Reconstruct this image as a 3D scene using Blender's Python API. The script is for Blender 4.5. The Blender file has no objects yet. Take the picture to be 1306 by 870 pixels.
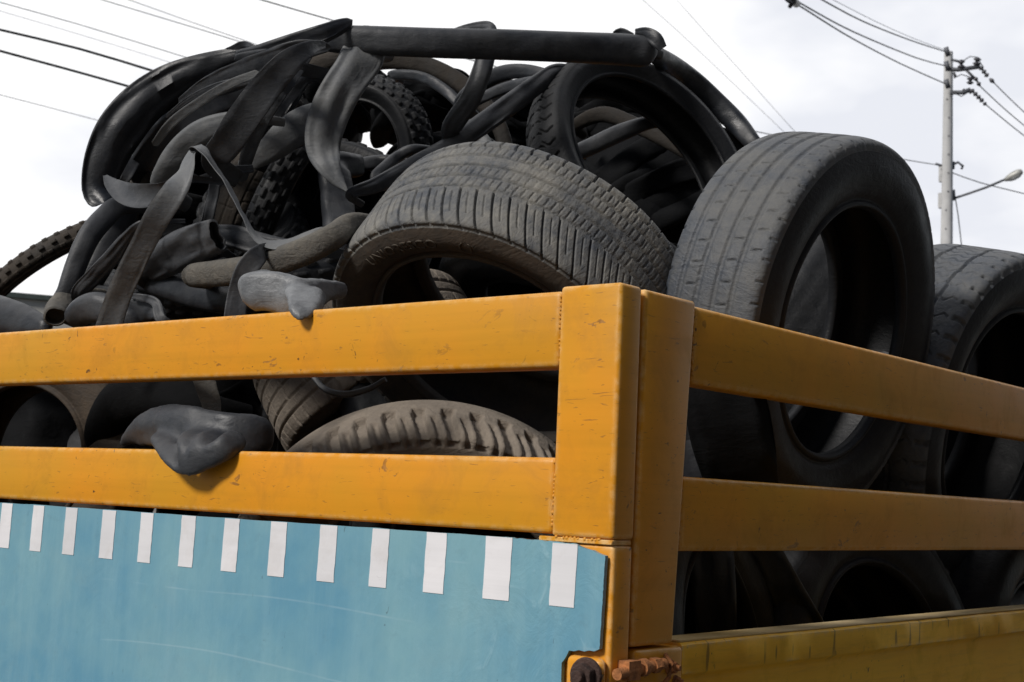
import bpy, bmesh, math, random
import numpy as np
from mathutils import Vector, Matrix, noise

random.seed(7)
SC = bpy.context.scene
COL = SC.collection

# ------------------------------------------------------------------ camera
EYE = np.array([0.0, 0.0, 1.6])
ROT = np.array([[0.77302, 0.03614, 0.63335],
                [0.63287, -0.11269, -0.76601],
                [0.04369, 0.99297, -0.10998]])      # world <- camera
FPX, CX, CY = 1787.73, 653.0, 435.0
cam = bpy.data.cameras.new("camera")
cam.sensor_width = 36.0
cam.lens = FPX / 1306.0 * 36.0
cam.clip_start = 0.05
cam.clip_end = 2000.0
cam.dof.use_dof = True
cam.dof.focus_distance = 1.95
cam.dof.aperture_fstop = 16.0
camo = bpy.data.objects.new("camera", cam)
COL.objects.link(camo)
M3 = Matrix([list(r) for r in ROT])
camo.matrix_world = Matrix.Translation(Vector(EYE)) @ M3.to_4x4()
SC.camera = camo

# ------------------------------------------------------------------ world and sun
SUN = Vector((-0.12, -0.80, 0.62)).normalized()       # towards the sun
world = bpy.data.worlds.new("World")
SC.world = world
world.use_nodes = True
nt = world.node_tree
nt.nodes.clear()
def wn(t, **k):
    n = nt.nodes.new(t)
    for a, b in k.items():
        setattr(n, a, b)
    return n
sky = wn('ShaderNodeTexSky', sky_type='NISHITA', sun_disc=False)
sky.sun_elevation = math.asin(SUN.z)
sky.sun_rotation = math.atan2(SUN.x, SUN.y)
bg_sky = wn('ShaderNodeBackground')
bg_sky.inputs[1].default_value = 0.05
nt.links.new(sky.outputs[0], bg_sky.inputs[0])
tc = wn('ShaderNodeTexCoord')
mp = wn('ShaderNodeMapping')
mp.inputs['Scale'].default_value = (1.0, 1.0, 2.2)
nt.links.new(tc.outputs['Generated'], mp.inputs[0])
nz = wn('ShaderNodeTexNoise')
nz.inputs['Scale'].default_value = 3.3
nz.inputs['Detail'].default_value = 5
nt.links.new(mp.outputs[0], nz.inputs[0])
dl = wn('ShaderNodeVectorMath', operation='DOT_PRODUCT')
dl.inputs[1].default_value = tuple((ROT @ np.array([600.0, 470.0, -FPX])) / np.linalg.norm([600.0, 470.0, FPX]))
nt.links.new(tc.outputs['Generated'], dl.inputs[0])
ml = wn('ShaderNodeMapRange', interpolation_type='SMOOTHSTEP')
ml.inputs[1].default_value = 0.968; ml.inputs[2].default_value = 1.0; ml.inputs[3].default_value = 0.0; ml.inputs[4].default_value = 0.20
nt.links.new(dl.outputs['Value'], ml.inputs[0])
sb = wn('ShaderNodeMath', operation='SUBTRACT')
sb0 = wn('ShaderNodeMath', operation='ADD'); sb0.inputs[1].default_value = 0.07
rp = wn('ShaderNodeValToRGB')
rp.color_ramp.elements[0].position = 0.36
rp.color_ramp.elements[0].color = (0.76, 0.78, 0.84, 1)
rp.color_ramp.elements[1].position = 0.50
rp.color_ramp.elements[1].color = (1.0, 1.0, 1.01, 1)
nt.links.new(nz.outputs[0], sb0.inputs[0])
nt.links.new(sb0.outputs[0], sb.inputs[0])
nt.links.new(ml.outputs[0], sb.inputs[1])
nt.links.new(sb.outputs[0], rp.inputs[0])
bg_cl = wn('ShaderNodeBackground')
bg_cl.inputs[1].default_value = 1.0
nt.links.new(rp.outputs[0], bg_cl.inputs[0])
# bright north-west cloud; unseen south-east sky dimmed to darken the drop side
dt = wn('ShaderNodeVectorMath', operation='DOT_PRODUCT')
dt.inputs[1].default_value = (-0.60, 0.55, 0.58)
nt.links.new(tc.outputs['Generated'], dt.inputs[0])
mr = wn('ShaderNodeMapRange', interpolation_type='SMOOTHSTEP')
mr.inputs[1].default_value = 0.34
mr.inputs[2].default_value = 0.80
nt.links.new(dt.outputs['Value'], mr.inputs[0])
mx = wn('ShaderNodeMixShader')
nt.links.new(mr.outputs[0], mx.inputs[0])
nt.links.new(bg_sky.outputs[0], mx.inputs[1])
nt.links.new(bg_cl.outputs[0], mx.inputs[2])
wo = wn('ShaderNodeOutputWorld')
nt.links.new(mx.outputs[0], wo.inputs[0])

sl = bpy.data.lights.new("sun", 'SUN')
sl.energy = 3.1
sl.angle = math.radians(12)
sl.color = (1.0, 0.955, 0.90)
slo = bpy.data.objects.new("sun", sl)
COL.objects.link(slo)
slo.rotation_euler = SUN.to_track_quat('Z', 'Y').to_euler()
slo.location = (-3, -4, 8)

SC.view_settings.view_transform = 'Standard'
SC.view_settings.look = 'None'
SC.view_settings.exposure = 0.12
SC.view_settings.gamma = 1.0
SC.view_settings.use_curve_mapping = False

# ------------------------------------------------------------------ geometry helpers
def P(u, v, y=None, x=None, D=None):
    """real point in the yard seen in the direction (u, v) of the survey photo, on the plane y=..., x=... or at distance D"""
    a = np.array([u - CX, -(v - CY), -FPX])
    r = ROT @ (a / np.linalg.norm(a))
    if D is not None: return EYE + r * D
    if y is not None: return EYE + r * (y / r[1])
    return EYE + r * (x / r[0])

def mesh_obj(name, verts, faces, mat=None, parent=None, smooth=True, autosmooth=None):
    me = bpy.data.meshes.new(name)
    me.from_pydata([tuple(map(float, v)) for v in verts], [], [tuple(map(int, f)) for f in faces])
    if mat: me.materials.append(mat)
    me.polygons.foreach_set('use_smooth', [smooth] * len(me.polygons))
    if smooth and autosmooth is not None:
        me.set_sharp_from_angle(angle=math.radians(autosmooth))
    me.update()
    o = bpy.data.objects.new(name, me)
    COL.objects.link(o)
    if parent: o.parent = parent
    return o

def grid_faces(nu, nv, wrap_u=True, wrap_v=True):
    iu = np.arange(nu if wrap_u else nu - 1)
    iv = np.arange(nv if wrap_v else nv - 1)
    a, b = np.meshgrid(iu, iv, indexing='ij')
    a2, b2 = (a + 1) % nu, (b + 1) % nv
    return np.stack([a * nv + b, a2 * nv + b, a2 * nv + b2, a * nv + b2], -1).reshape(-1, 4)

def fast_mesh(name, verts, quads, mat, parent=None):
    me = bpy.data.meshes.new(name)
    me.vertices.add(len(verts))
    me.vertices.foreach_set('co', np.asarray(verts, dtype=np.float32).ravel())
    q = np.asarray(quads, dtype=np.int32)
    me.loops.add(q.size)
    me.loops.foreach_set('vertex_index', q.ravel())
    me.polygons.add(len(q))
    me.polygons.foreach_set('loop_start', np.arange(len(q), dtype=np.int32) * 4)
    me.polygons.foreach_set('loop_total', np.full(len(q), 4, dtype=np.int32))
    me.polygons.foreach_set('use_smooth', np.ones(len(q), dtype=bool))
    me.materials.append(mat)
    me.update(calc_edges=True)
    me.validate()
    o = bpy.data.objects.new(name, me)
    COL.objects.link(o)
    if parent: o.parent = parent
    return o

def empty(name, loc=(0, 0, 0)):
    o = bpy.data.objects.new(name, None)
    o.empty_display_size = 0.1
    COL.objects.link(o)
    o.location = loc
    return o

def tag(o, label=None, cat=None, group=None, kind=None):
    if label: o['label'] = label
    if cat: o['category'] = cat
    if group: o['group'] = group
    if kind: o['kind'] = kind
    return o

def box(name, lo, hi, mat, parent=None, bevel=0.0, seg=3, taper=None):
    bm = bmesh.new()
    bmesh.ops.create_cube(bm, size=1.0)
    lo, hi = Vector(lo), Vector(hi)
    for v in bm.verts:
        v.co = Vector(((lo.x + hi.x) / 2 + v.co.x * (hi.x - lo.x),
                       (lo.y + hi.y) / 2 + v.co.y * (hi.y - lo.y),
                       (lo.z + hi.z) / 2 + v.co.z * (hi.z - lo.z)))
        if taper: v.co = taper(v.co)
    if bevel:
        bmesh.ops.bevel(bm, geom=bm.edges[:], offset=bevel, segments=seg, affect='EDGES', profile=0.5)
    me = bpy.data.meshes.new(name)
    bm.to_mesh(me); bm.free()
    me.materials.append(mat)
    me.polygons.foreach_set('use_smooth', [True] * len(me.polygons))
    me.set_sharp_from_angle(angle=math.radians(40))
    o = bpy.data.objects.new(name, me)
    COL.objects.link(o)
    if parent: o.parent = parent
    return o

def tube_mesh(pts, rads, n=12, cap=True):
    pts = [Vector(p) for p in pts]
    V, F = [], []
    up = Vector((0.13, 0.21, 0.97))
    for i, p in enumerate(pts):
        t = (pts[min(i + 1, len(pts) - 1)] - pts[max(i - 1, 0)]).normalized()
        s = t.cross(up)
        if s.length < 1e-3: s = t.cross(Vector((1, 0, 0)))
        s.normalize(); b = t.cross(s).normalized()
        r = rads[i] if hasattr(rads, '__len__') else rads
        for k in range(n):
            a = 2 * math.pi * k / n
            V.append(p + (s * math.cos(a) + b * math.sin(a)) * r)
    for i in range(len(pts) - 1):
        for k in range(n):
            F.append((i * n + k, i * n + (k + 1) % n, (i + 1) * n + (k + 1) % n, (i + 1) * n + k))
    if cap:
        F.append(tuple(range(n - 1, -1, -1)))
        F.append(tuple((len(pts) - 1) * n + k for k in range(n)))
    return V, F

def join_meshes(parts):
    V, F = [], []
    for v, f in parts:
        b = len(V); V += list(v); F += [tuple(i + b for i in q) for q in f]
    return V, F

def box_vf(lo, hi):
    x0, y0, z0 = lo; x1, y1, z1 = hi
    V = [(x0, y0, z0), (x1, y0, z0), (x1, y1, z0), (x0, y1, z0), (x0, y0, z1), (x1, y0, z1), (x1, y1, z1), (x0, y1, z1)]
    F = [(0, 3, 2, 1), (4, 5, 6, 7), (0, 1, 5, 4), (1, 2, 6, 5), (2, 3, 7, 6), (3, 0, 4, 7)]
    return V, F

# ------------------------------------------------------------------ materials
def new_mat(name):
    m = bpy.data.materials.new(name)
    m.use_nodes = True
    n = m.node_tree
    n.nodes.clear()
    out = n.nodes.new('ShaderNodeOutputMaterial')
    b = n.nodes.new('ShaderNodeBsdfPrincipled')
    n.links.new(b.outputs[0], out.inputs[0])
    return m, n, b

class NT:
    def __init__(s, n): s.n = n
    def node(s, t, inp=None, **k):
        x = s.n.nodes.new(t)
        for a, b in k.items(): setattr(x, a, b)
        for a, b in (inp or {}).items():
            if hasattr(b, 'is_linked') or isinstance(b, bpy.types.NodeSocket): s.n.links.new(b, x.inputs[a])
            else: x.inputs[a].default_value = b
        return x
    def coord(s, scale=(1, 1, 1), which='Object'):
        c = s.node('ShaderNodeTexCoord')
        m = s.node('ShaderNodeMapping', {0: c.outputs[which]})
        m.inputs['Scale'].default_value = scale
        return m.outputs[0]
    def noise(s, co, scale, detail=4, rough=0.55, dist=0.0):
        return s.node('ShaderNodeTexNoise', {'Vector': co, 'Scale': scale, 'Detail': detail, 'Roughness': rough, 'Distortion': dist}).outputs[0]
    def ramp(s, f, stops):
        r = s.node('ShaderNodeValToRGB', {0: f})
        e = r.color_ramp.elements
        while len(e) < len(stops): e.new(0.5)
        for i, (p, c) in enumerate(stops):
            e[i].position = p
            e[i].color = (c, c, c, 1) if not hasattr(c, '__len__') else (*c, 1)
        return r.outputs[0]
    def mix(s, f, a, b):
        m = s.node('ShaderNodeMix', data_type='RGBA')
        for i, v in ((0, f), (6, a), (7, b)):
            if isinstance(v, bpy.types.NodeSocket): s.n.links.new(v, m.inputs[i])
            elif i == 0: m.inputs[i].default_value = v
            else: m.inputs[i].default_value = (*v, 1)
        return m.outputs[2]
    def math(s, op, a, b=0.0, clamp=False):
        return s.node('ShaderNodeMath', {0: a, 1: b}, operation=op, use_clamp=clamp).outputs[0]
    def bump(s, h, strength=0.3, dist=0.002, normal=None):
        i = {'Height': h, 'Strength': strength, 'Distance': dist}
        if normal is not None: i['Normal'] = normal
        return s.node('ShaderNodeBump', i).outputs[0]

def rubber(name, base, dust=(0.10, 0.092, 0.08), amount=0.4, rough=0.6, grain=0.35, scale=9.0, scuff=0.25, spec=0.38):
    m, n, b = new_mat(name)
    t = NT(n)
    co = t.coord()
    n1 = t.noise(co, scale, 6, 0.65, 0.4)
    n2 = t.noise(co, scale * 9, 4, 0.7)
    n3 = t.noise(co, 230, 3, 0.7)
    f = t.ramp(t.math('MULTIPLY_ADD', n2, 0.45, ) if False else t.math('ADD', t.math('MULTIPLY', n1, 0.7), t.math('MULTIPLY', n2, 0.3)), [(0.38, 0.0), (0.66, 1.0)])
    f = t.math('MULTIPLY', f, amount, True)
    c = t.mix(f, base, dust)
    # scuff marks: pale thin scratches
    sc = t.coord((14, 60, 22))
    s1 = t.ramp(t.noise(sc, 1.6, 3, 0.5, 1.2), [(0.66, 0.0), (0.74, 1.0)])
    c = t.mix(t.math('MULTIPLY', s1, scuff * 0.5), c, tuple(min(1, x * 2.2 + 0.02) for x in base))
    n.links.new(c, b.inputs['Base Color'])
    n.links.new(t.ramp(n1, [(0.3, rough - 0.10), (0.7, min(1, rough + 0.16))]), b.inputs['Roughness'])
    b.inputs['Specular IOR Level'].default_value = spec
    bp = t.bump(n3, grain, 0.0012)
    bp = t.bump(t.noise(t.coord((1, 1, 2.4)), 26, 5, 0.6, 1.6), grain * 0.9, 0.006, bp)
    bp2 = t.bump(n2, grain * 0.8, 0.003, bp)
    n.links.new(bp2, b.inputs['Normal'])
    return m

def paint(name, c1, c2, dirt=(0.10, 0.055, 0.02), wear_glint=(0.40, 0.33, 0.17), rough=0.42, specks=0.5, drips=False, edge=True, chips=0.0):
    m, n, b = new_mat(name)
    t = NT(n)
    co = t.coord()
    base = t.mix(t.ramp(t.noise(co, 3.2, 4, 0.55), [(0.35, 0.0), (0.65, 1.0)]), c1, c2)
    # long brushed streaks
    st = t.ramp(t.noise(t.coord((0.8, 0.8, 26)), 3.0, 4, 0.6), [(0.42, 0.0), (0.78, 1.0)])
    base = t.mix(t.math('MULTIPLY', st, 0.22), base, tuple(x * 0.62 for x in c1))
    # grimy fogging
    g = t.ramp(t.noise(co, 13, 6, 0.7, 0.5), [(0.50, 0.0), (0.80, 1.0)])
    base = t.mix(t.math('MULTIPLY', g, 0.35), base, dirt)
    # chips and rust specks
    v = t.noise(co, 46, 3, 0.6, 1.5)
    sp = t.ramp(v, [(0.675, 0.0), (0.70, 1.0)])
    v2 = t.ramp(t.noise(co, 5.0, 2, 0.5), [(0.50, 0.0), (0.60, 1.0)])
    sp = t.math('MULTIPLY', t.math('MULTIPLY', sp, v2), specks, True)
    base = t.mix(sp, base, (0.055, 0.028, 0.018))
    if chips:
        c1_ = t.ramp(t.noise(t.coord((1, 1, 1.8)), 17, 6, 0.72, 0.8), [(0.635, 0.0), (0.650, 1.0)])
        c2_ = t.ramp(t.noise(co, 3.1, 2, 0.5, 0.5), [(0.48, 0.0), (0.56, 1.0)])
        ch = t.math('MULTIPLY', t.math('MULTIPLY', c1_, c2_), chips, True)
        base = t.mix(ch, base, t.mix(t.ramp(t.noise(co, 120, 3), [(0.4, 0.0), (0.6, 1.0)]), (0.075, 0.032, 0.018), (0.20, 0.11, 0.06)))
        # fine scratches
        s_ = t.ramp(t.noise(t.coord((9, 9, 60)), 2.2, 2, 0.5, 2.5), [(0.69, 0.0), (0.705, 1.0)])
        base = t.mix(t.math('MULTIPLY', s_, 0.5), base, (0.16, 0.075, 0.03))
    if drips:
        d = t.ramp(t.noise(t.coord((1, 42, 9)), 1.0, 2, 0.5), [(0.66, 0.0), (0.69, 1.0)])
        lip = t.node('ShaderNodeSeparateXYZ', {0: t.coord(which='Generated')}).outputs[2]
        d = t.math('MULTIPLY', d, t.ramp(lip, [(0.88, 0.0), (0.93, 1.0)]))
        rs = t.ramp(t.noise(t.coord((1, 5, 60)), 1.6, 4, 0.7), [(0.50, 0.0), (0.72, 1.0)])
        base = t.mix(t.math('MULTIPLY', rs, 0.22), base, (0.30, 0.14, 0.03))
        base = t.mix(t.math('MULTIPLY', d, 0.6), base, (0.05, 0.028, 0.015))
    hgt = t.noise(co, 90, 3, 0.5)
    bp = t.bump(hgt, 0.12, 0.0008)
    bp = t.bump(t.noise(co, 7, 3, 0.5), 0.25, 0.004, bp)
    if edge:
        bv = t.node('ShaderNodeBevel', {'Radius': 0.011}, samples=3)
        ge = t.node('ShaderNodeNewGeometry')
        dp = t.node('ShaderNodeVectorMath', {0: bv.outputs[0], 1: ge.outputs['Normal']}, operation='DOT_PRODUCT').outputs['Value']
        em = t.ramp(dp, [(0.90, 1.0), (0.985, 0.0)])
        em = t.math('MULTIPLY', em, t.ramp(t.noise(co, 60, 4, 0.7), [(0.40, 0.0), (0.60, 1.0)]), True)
        base = t.mix(t.math('MULTIPLY', em, 0.8), base, wear_glint)  # edge tone: rubbed paint, and on the rails a highlight put into the colour
    n.links.new(base, b.inputs['Base Color'])
    n.links.new(t.ramp(g, [(0.0, rough), (1.0, rough + 0.25)]), b.inputs['Roughness'])
    b.inputs['Specular IOR Level'].default_value = 0.28
    n.links.new(bp, b.inputs['Normal'])
    return m

def simple(name, c, rough=0.6, metal=0.0, var=0.25, scale=8.0, bump=0.2):
    m, n, b = new_mat(name)
    t = NT(n)
    co = t.coord()
    f = t.ramp(t.noise(co, scale, 5, 0.6), [(0.3, 0.0), (0.7, 1.0)])
    n.links.new(t.mix(f, tuple(x * (1 - var) for x in c), tuple(min(1, x * (1 + var)) for x in c)), b.inputs['Base Color'])
    b.inputs['Roughness'].default_value = rough
    b.inputs['Metallic'].default_value = metal
    n.links.new(t.bump(t.noise(co, scale * 6, 3, 0.6), bump, 0.003), b.inputs['Normal'])
    return m

M = {}
M['tyre_grey'] = rubber('dusty_grey_tread_rubber', (0.050, 0.056, 0.066), (0.26, 0.245, 0.21), 0.72, 0.68, 0.6, 9)
M['tyre_brown'] = rubber('brown_dusty_rubber', (0.022, 0.020, 0.018), (0.095, 0.072, 0.050), 0.5, 0.78, 0.4, 6)
M['tyre_clay'] = rubber('clay_covered_rubber', (0.16, 0.135, 0.11), (0.27, 0.23, 0.185), 0.8, 0.9, 0.7, 9)
M['tyre_black'] = rubber('black_tyre_rubber', (0.009, 0.010, 0.012), (0.035, 0.035, 0.035), 0.40, 0.62, 0.4, 8, 0.25, 0.28)
M['tyre_slate'] = rubber('worn_slate_tread_rubber', (0.040, 0.048, 0.062), (0.165, 0.158, 0.14), 0.55, 0.56, 0.5, 7)
M['side_black'] = rubber('black_sidewall_rubber', (0.008, 0.009, 0.011), (0.024, 0.024, 0.025), 0.45, 0.50, 0.25, 8, 0.25, 0.28)
M['side_brown'] = rubber('brown_sidewall_rubber', (0.026, 0.023, 0.020), (0.095, 0.068, 0.046), 0.65, 0.74, 0.35, 7)
M['letter'] = rubber('raised_letter_rubber', (0.048, 0.040, 0.031), (0.105, 0.080, 0.056), 0.6, 0.75, 0.3, 12)
M['tube_dark'] = rubber('dark_tube_rubber', (0.010, 0.012, 0.016), (0.046, 0.048, 0.052), 0.45, 0.45, 0.18, 9)
M['tube_black'] = rubber('black_matt_tube_rubber', (0.005, 0.0055, 0.0065), (0.013, 0.013, 0.013), 0.35, 0.8, 0.3, 9, 0.2, 0.08)
M['tube_umber'] = rubber('dark_umber_tube_rubber', (0.013, 0.0115, 0.010), (0.042, 0.033, 0.025), 0.5, 0.75, 0.4, 10, 0.2, 0.2)
M['tube_mid'] = rubber('mid_grey_tube_rubber', (0.022, 0.025, 0.031), (0.090, 0.092, 0.095), 0.5, 0.50, 0.22, 8)
M['tube_grey'] = rubber('chalky_grey_tube_rubber', (0.082, 0.088, 0.096), (0.17, 0.17, 0.165), 0.6, 0.55, 0.25, 8)
M['tube_dusty'] = rubber('dusty_tube_rubber', (0.060, 0.058, 0.054), (0.16, 0.145, 0.12), 0.75, 0.85, 0.55, 14)
M['tube_brown'] = rubber('brown_old_tube_rubber', (0.024, 0.021, 0.019), (0.072, 0.058, 0.044), 0.6, 0.7, 0.4, 10)
M['tube_silver'] = rubber('silvery_scuffed_tube_rubber', (0.085, 0.09, 0.098), (0.26, 0.27, 0.28), 0.75, 0.42, 0.3, 11, 0.6)
M['orange'] = paint('orange_truck_paint', (0.575, 0.275, 0.016), (0.68, 0.268, 0.014), specks=1.0, dirt=(0.22, 0.10, 0.012), rough=0.36, chips=0.6, wear_glint=(0.80, 0.62, 0.34))  # pale edge tone paints the rails' bright top highlight as well as wear
M['weld'] = paint('orange_weld_bead', (0.50, 0.21, 0.015), (0.70, 0.33, 0.05), dirt=(0.12, 0.07, 0.03), edge=False, rough=0.5)
M['yellow'] = paint('yellow_panel_paint', (0.90, 0.46, 0.010), (0.94, 0.54, 0.026), specks=1.0, drips=True, rough=0.5, wear_glint=(0.5, 0.42, 0.3))
M['yellow_edge'] = paint('worn_panel_edge', (0.50, 0.34, 0.12), (0.60, 0.48, 0.28), specks=1.0, rough=0.7, edge=False)
M['rust'] = simple('rusty_iron', (0.34, 0.135, 0.045), 0.85, 0.1, 0.55, 60, 0.6)
M['rust_dark'] = simple('dark_rusty_iron', (0.05, 0.027, 0.021), 0.8, 0.2, 0.5, 50, 0.6)
M['bed'] = simple('bed_steel', (0.06, 0.06, 0.055), 0.8, 0.2)
M['tape'] = paint('white_reflective_tape', (0.74, 0.73, 0.75), (0.60, 0.60, 0.62), dirt=(0.36, 0.32, 0.27), rough=0.5, specks=0.6, edge=False)
M['concrete'] = simple('pole_concrete', (0.47, 0.47, 0.47), 0.9, 0, 0.12, 3, 0.3)
M['hole'] = simple('pole_socket', (0.16, 0.16, 0.17), 0.9)
M['steel'] = simple('galvanised_steel', (0.11, 0.115, 0.13), 0.6, 0.3)
M['wire'] = simple('line_cable', (0.10, 0.105, 0.12), 0.7)
M['wire_pale'] = simple('pale_line_cable', (0.62, 0.63, 0.66), 0.6)
M['wire_dark'] = simple('black_line_cable', (0.022, 0.024, 0.026), 0.7)
M['porcelain'] = simple('dark_insulator', (0.045, 0.045, 0.055), 0.35)
M['glass'] = simple('lamp_lens', (0.45, 0.46, 0.46), 0.2)
M['lampmetal'] = simple('lamp_housing', (0.36, 0.36, 0.34), 0.5, 0.3)
M['asphalt'] = simple('asphalt', (0.05, 0.05, 0.052), 0.92, 0, 0.3, 40, 0.6)
M['earth'] = simple('packed_earth', (0.11, 0.10, 0.08), 0.95, 0, 0.3, 1.5, 0.6)
M['kerb'] = simple('kerb_concrete', (0.30, 0.30, 0.29), 0.9)
M['roofpale'] = simple('pale_roof_sheet', (0.40, 0.39, 0.36), 0.8, 0, 0.1, 2)
M['roofdark'] = simple('dark_green_ridge', (0.045, 0.06, 0.055), 0.8)
M['wall'] = simple('render_wall', (0.42, 0.40, 0.37), 0.9, 0, 0.1, 2)
M['windowglass'] = simple('dark_window_glass', (0.03, 0.035, 0.04), 0.12)
M['cab'] = paint('cab_blue_paint', (0.06, 0.16, 0.34), (0.07, 0.19, 0.38), rough=0.35)
M['brickgrey'] = simple('grey_brick', (0.10, 0.085, 0.075), 0.9)
M['plastic'] = simple('black_plastic', (0.02, 0.02, 0.02), 0.5)

def blue_sheet_mat():
    m, n, b = new_mat('blue_vinyl_sheet')
    t = NT(n)
    co = t.coord()
    c = t.mix(t.ramp(t.noise(co, 2.6, 5, 0.6), [(0.40, 0.0), (0.60, 1.0)]), (0.105, 0.268, 0.375), (0.175, 0.345, 0.405))
    # rain streaks and fading
    s = t.ramp(t.noise(t.coord((18, 1, 2.0)), 1.5, 5, 0.65), [(0.45, 0.0), (0.75, 1.0)])
    c = t.mix(t.math('MULTIPLY', s, 0.28), c, (0.27, 0.44, 0.49))
    s2 = t.ramp(t.noise(co, 7, 6, 0.7), [(0.55, 0.0), (0.75, 1.0)])
    c = t.mix(t.math('MULTIPLY', s2, 0.35), c, (0.20, 0.33, 0.37))
    # thin pale scratches, long and slightly bowed
    w = t.node('ShaderNodeTexWave', {'Vector': t.coord((0.35, 1, 1)), 'Scale': 3.4, 'Distortion': 5.0, 'Detail': 2.0, 'Detail Scale': 0.7}, wave_type='BANDS', bands_direction='Z').outputs[1]
    sm = t.ramp(w, [(0.9975, 0.0), (0.9998, 1.0)])
    sm = t.math('MULTIPLY', sm, t.ramp(t.noise(co, 5, 2), [(0.50, 0.0), (0.58, 1.0)]))
    c = t.mix(t.math('MULTIPLY', sm, 0.16), c, (0.50, 0.62, 0.66))
    # dark nicks
    k = t.ramp(t.noise(t.coord((3, 1, 1)), 34, 3, 0.6, 2.0), [(0.715, 0.0), (0.75, 1.0)])
    c = t.mix(t.math('MULTIPLY', k, 0.55), c, (0.05, 0.07, 0.08))
    n.links.new(c, b.inputs['Base Color'])
    b.inputs['Roughness'].default_value = 0.42
    h = t.noise(t.coord((6, 1, 2.5)), 2.0, 5, 0.55, 0.6)
    bp = t.bump(h, 0.5, 0.006)
    # crumpled vinyl towards the loose right hand corner
    sx = t.node('ShaderNodeSeparateXYZ', {0: co}).outputs[0]
    near = t.ramp(t.math('ADD', sx, 1.36), [(0.0, 0.0), (0.36, 1.0)])
    cr = t.noise(t.coord((7, 1, 5)), 2.6, 5, 0.62, 1.2)
    bp = t.bump(t.math('MULTIPLY', cr, near), 0.42, 0.006, bp)
    pc = t.math('MULTIPLY', t.ramp(cr, [(0.60, 0.0), (0.70, 1.0)]), t.math('MULTIPLY', near, 0.35))
    c = t.mix(pc, c, (0.42, 0.60, 0.66))
    gr = t.ramp(t.noise(co, 19, 6, 0.75, 0.6), [(0.58, 0.0), (0.74, 1.0)])
    c = t.mix(t.math('MULTIPLY', gr, 0.30), c, (0.10, 0.19, 0.24))
    n.links.new(c, b.inputs['Base Color'])
    b.inputs['Roughness'].default_value = 0.36
    bp = t.bump(t.noise(co, 60, 4, 0.6), 0.2, 0.001, bp)
    n.links.new(bp, b.inputs['Normal'])
    return m
M['blue'] = blue_sheet_mat()

# ------------------------------------------------------------------ setting
def sheet(name, x0, x1, y0, y1, z, mat, kind='structure'):
    o = mesh_obj(name, [(x0, y0, z), (x1, y0, z), (x1, y1, z), (x0, y1, z)], [(0, 1, 2, 3)], mat, smooth=False)
    return tag(o, kind=kind)
sheet('ground', -900, 900, -900, 900, 0.0, M['earth'])
sheet('road', -60, 4.0, -6.5, 60, 0.004, M['asphalt'])
o = box('kerb', (4.0, -6.5, 0.0), (4.18, 60, 0.13), M['kerb'], None, 0.015, 2); tag(o, kind='structure')
sheet('pavement', 4.18, 7.0, -6.5, 60, 0.12, M['kerb'])

opp = empty('added_shade_building', (14, 2, 0))  # unseen block added to cut skylight on the drop side
bpy.context.view_layer.update()
tag(opp, 'unseen grey brick building added to cut light on the drop side', 'building')
def opp_part(n_, lo, hi, m_):
    o = mesh_obj(n_, *box_vf(lo, hi), M[m_], smooth=False)
    o.parent = opp; o.matrix_parent_inverse = opp.matrix_world.inverted()
    return o
opp_part('wall', (8.2, -16, 0.0), (18, 26, 11.5), 'brickgrey')
opp_part('parapet', (8.05, -16.1, 11.5), (18.1, 26.1, 12.1), 'kerb')
for f_ in range(4):
    for k_ in range(11):
        y_ = -14 + k_ * 3.6; z_ = 1.0 + f_ * 2.8
        opp_part('window', (8.14, y_, z_), (8.19, y_ + 1.5, z_ + 1.4), 'windowglass')

# ------------------------------------------------------------------ the truck
Y0, X0 = 1.348, -0.950             # outer rear plane and outer side plane of the load bed
XL = -3.36                          # far side of the bed
YF = 4.35                           # front of the bed
truck = empty('cargo_truck', (-1.8, 2.8, 0.0))
bpy.context.view_layer.update()
tag(truck, 'orange and yellow cargo truck with blue covered tailgate, its open bed heaped with tyres', 'truck')
def tb(*a, **k):
    o = box(*a, **k)
    o.parent = truck
    o.matrix_parent_inverse = truck.matrix_world.inverted()
    return o
def reparent(o, p):
    o.parent = p
    o.matrix_parent_inverse = p.matrix_world.inverted()
    return o
bpy.context.view_layer.update()

TH = 0.045
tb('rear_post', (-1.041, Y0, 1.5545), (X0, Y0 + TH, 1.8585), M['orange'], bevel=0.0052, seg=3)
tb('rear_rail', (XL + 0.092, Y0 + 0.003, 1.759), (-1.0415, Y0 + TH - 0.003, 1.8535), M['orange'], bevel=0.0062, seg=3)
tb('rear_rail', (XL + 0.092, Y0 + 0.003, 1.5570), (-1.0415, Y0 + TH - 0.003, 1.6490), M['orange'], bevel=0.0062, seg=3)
tb('rear_post', (XL, Y0, 1.5545), (XL + 0.091, Y0 + TH, 1.8585), M['orange'], bevel=0.0052, seg=3)
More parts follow.
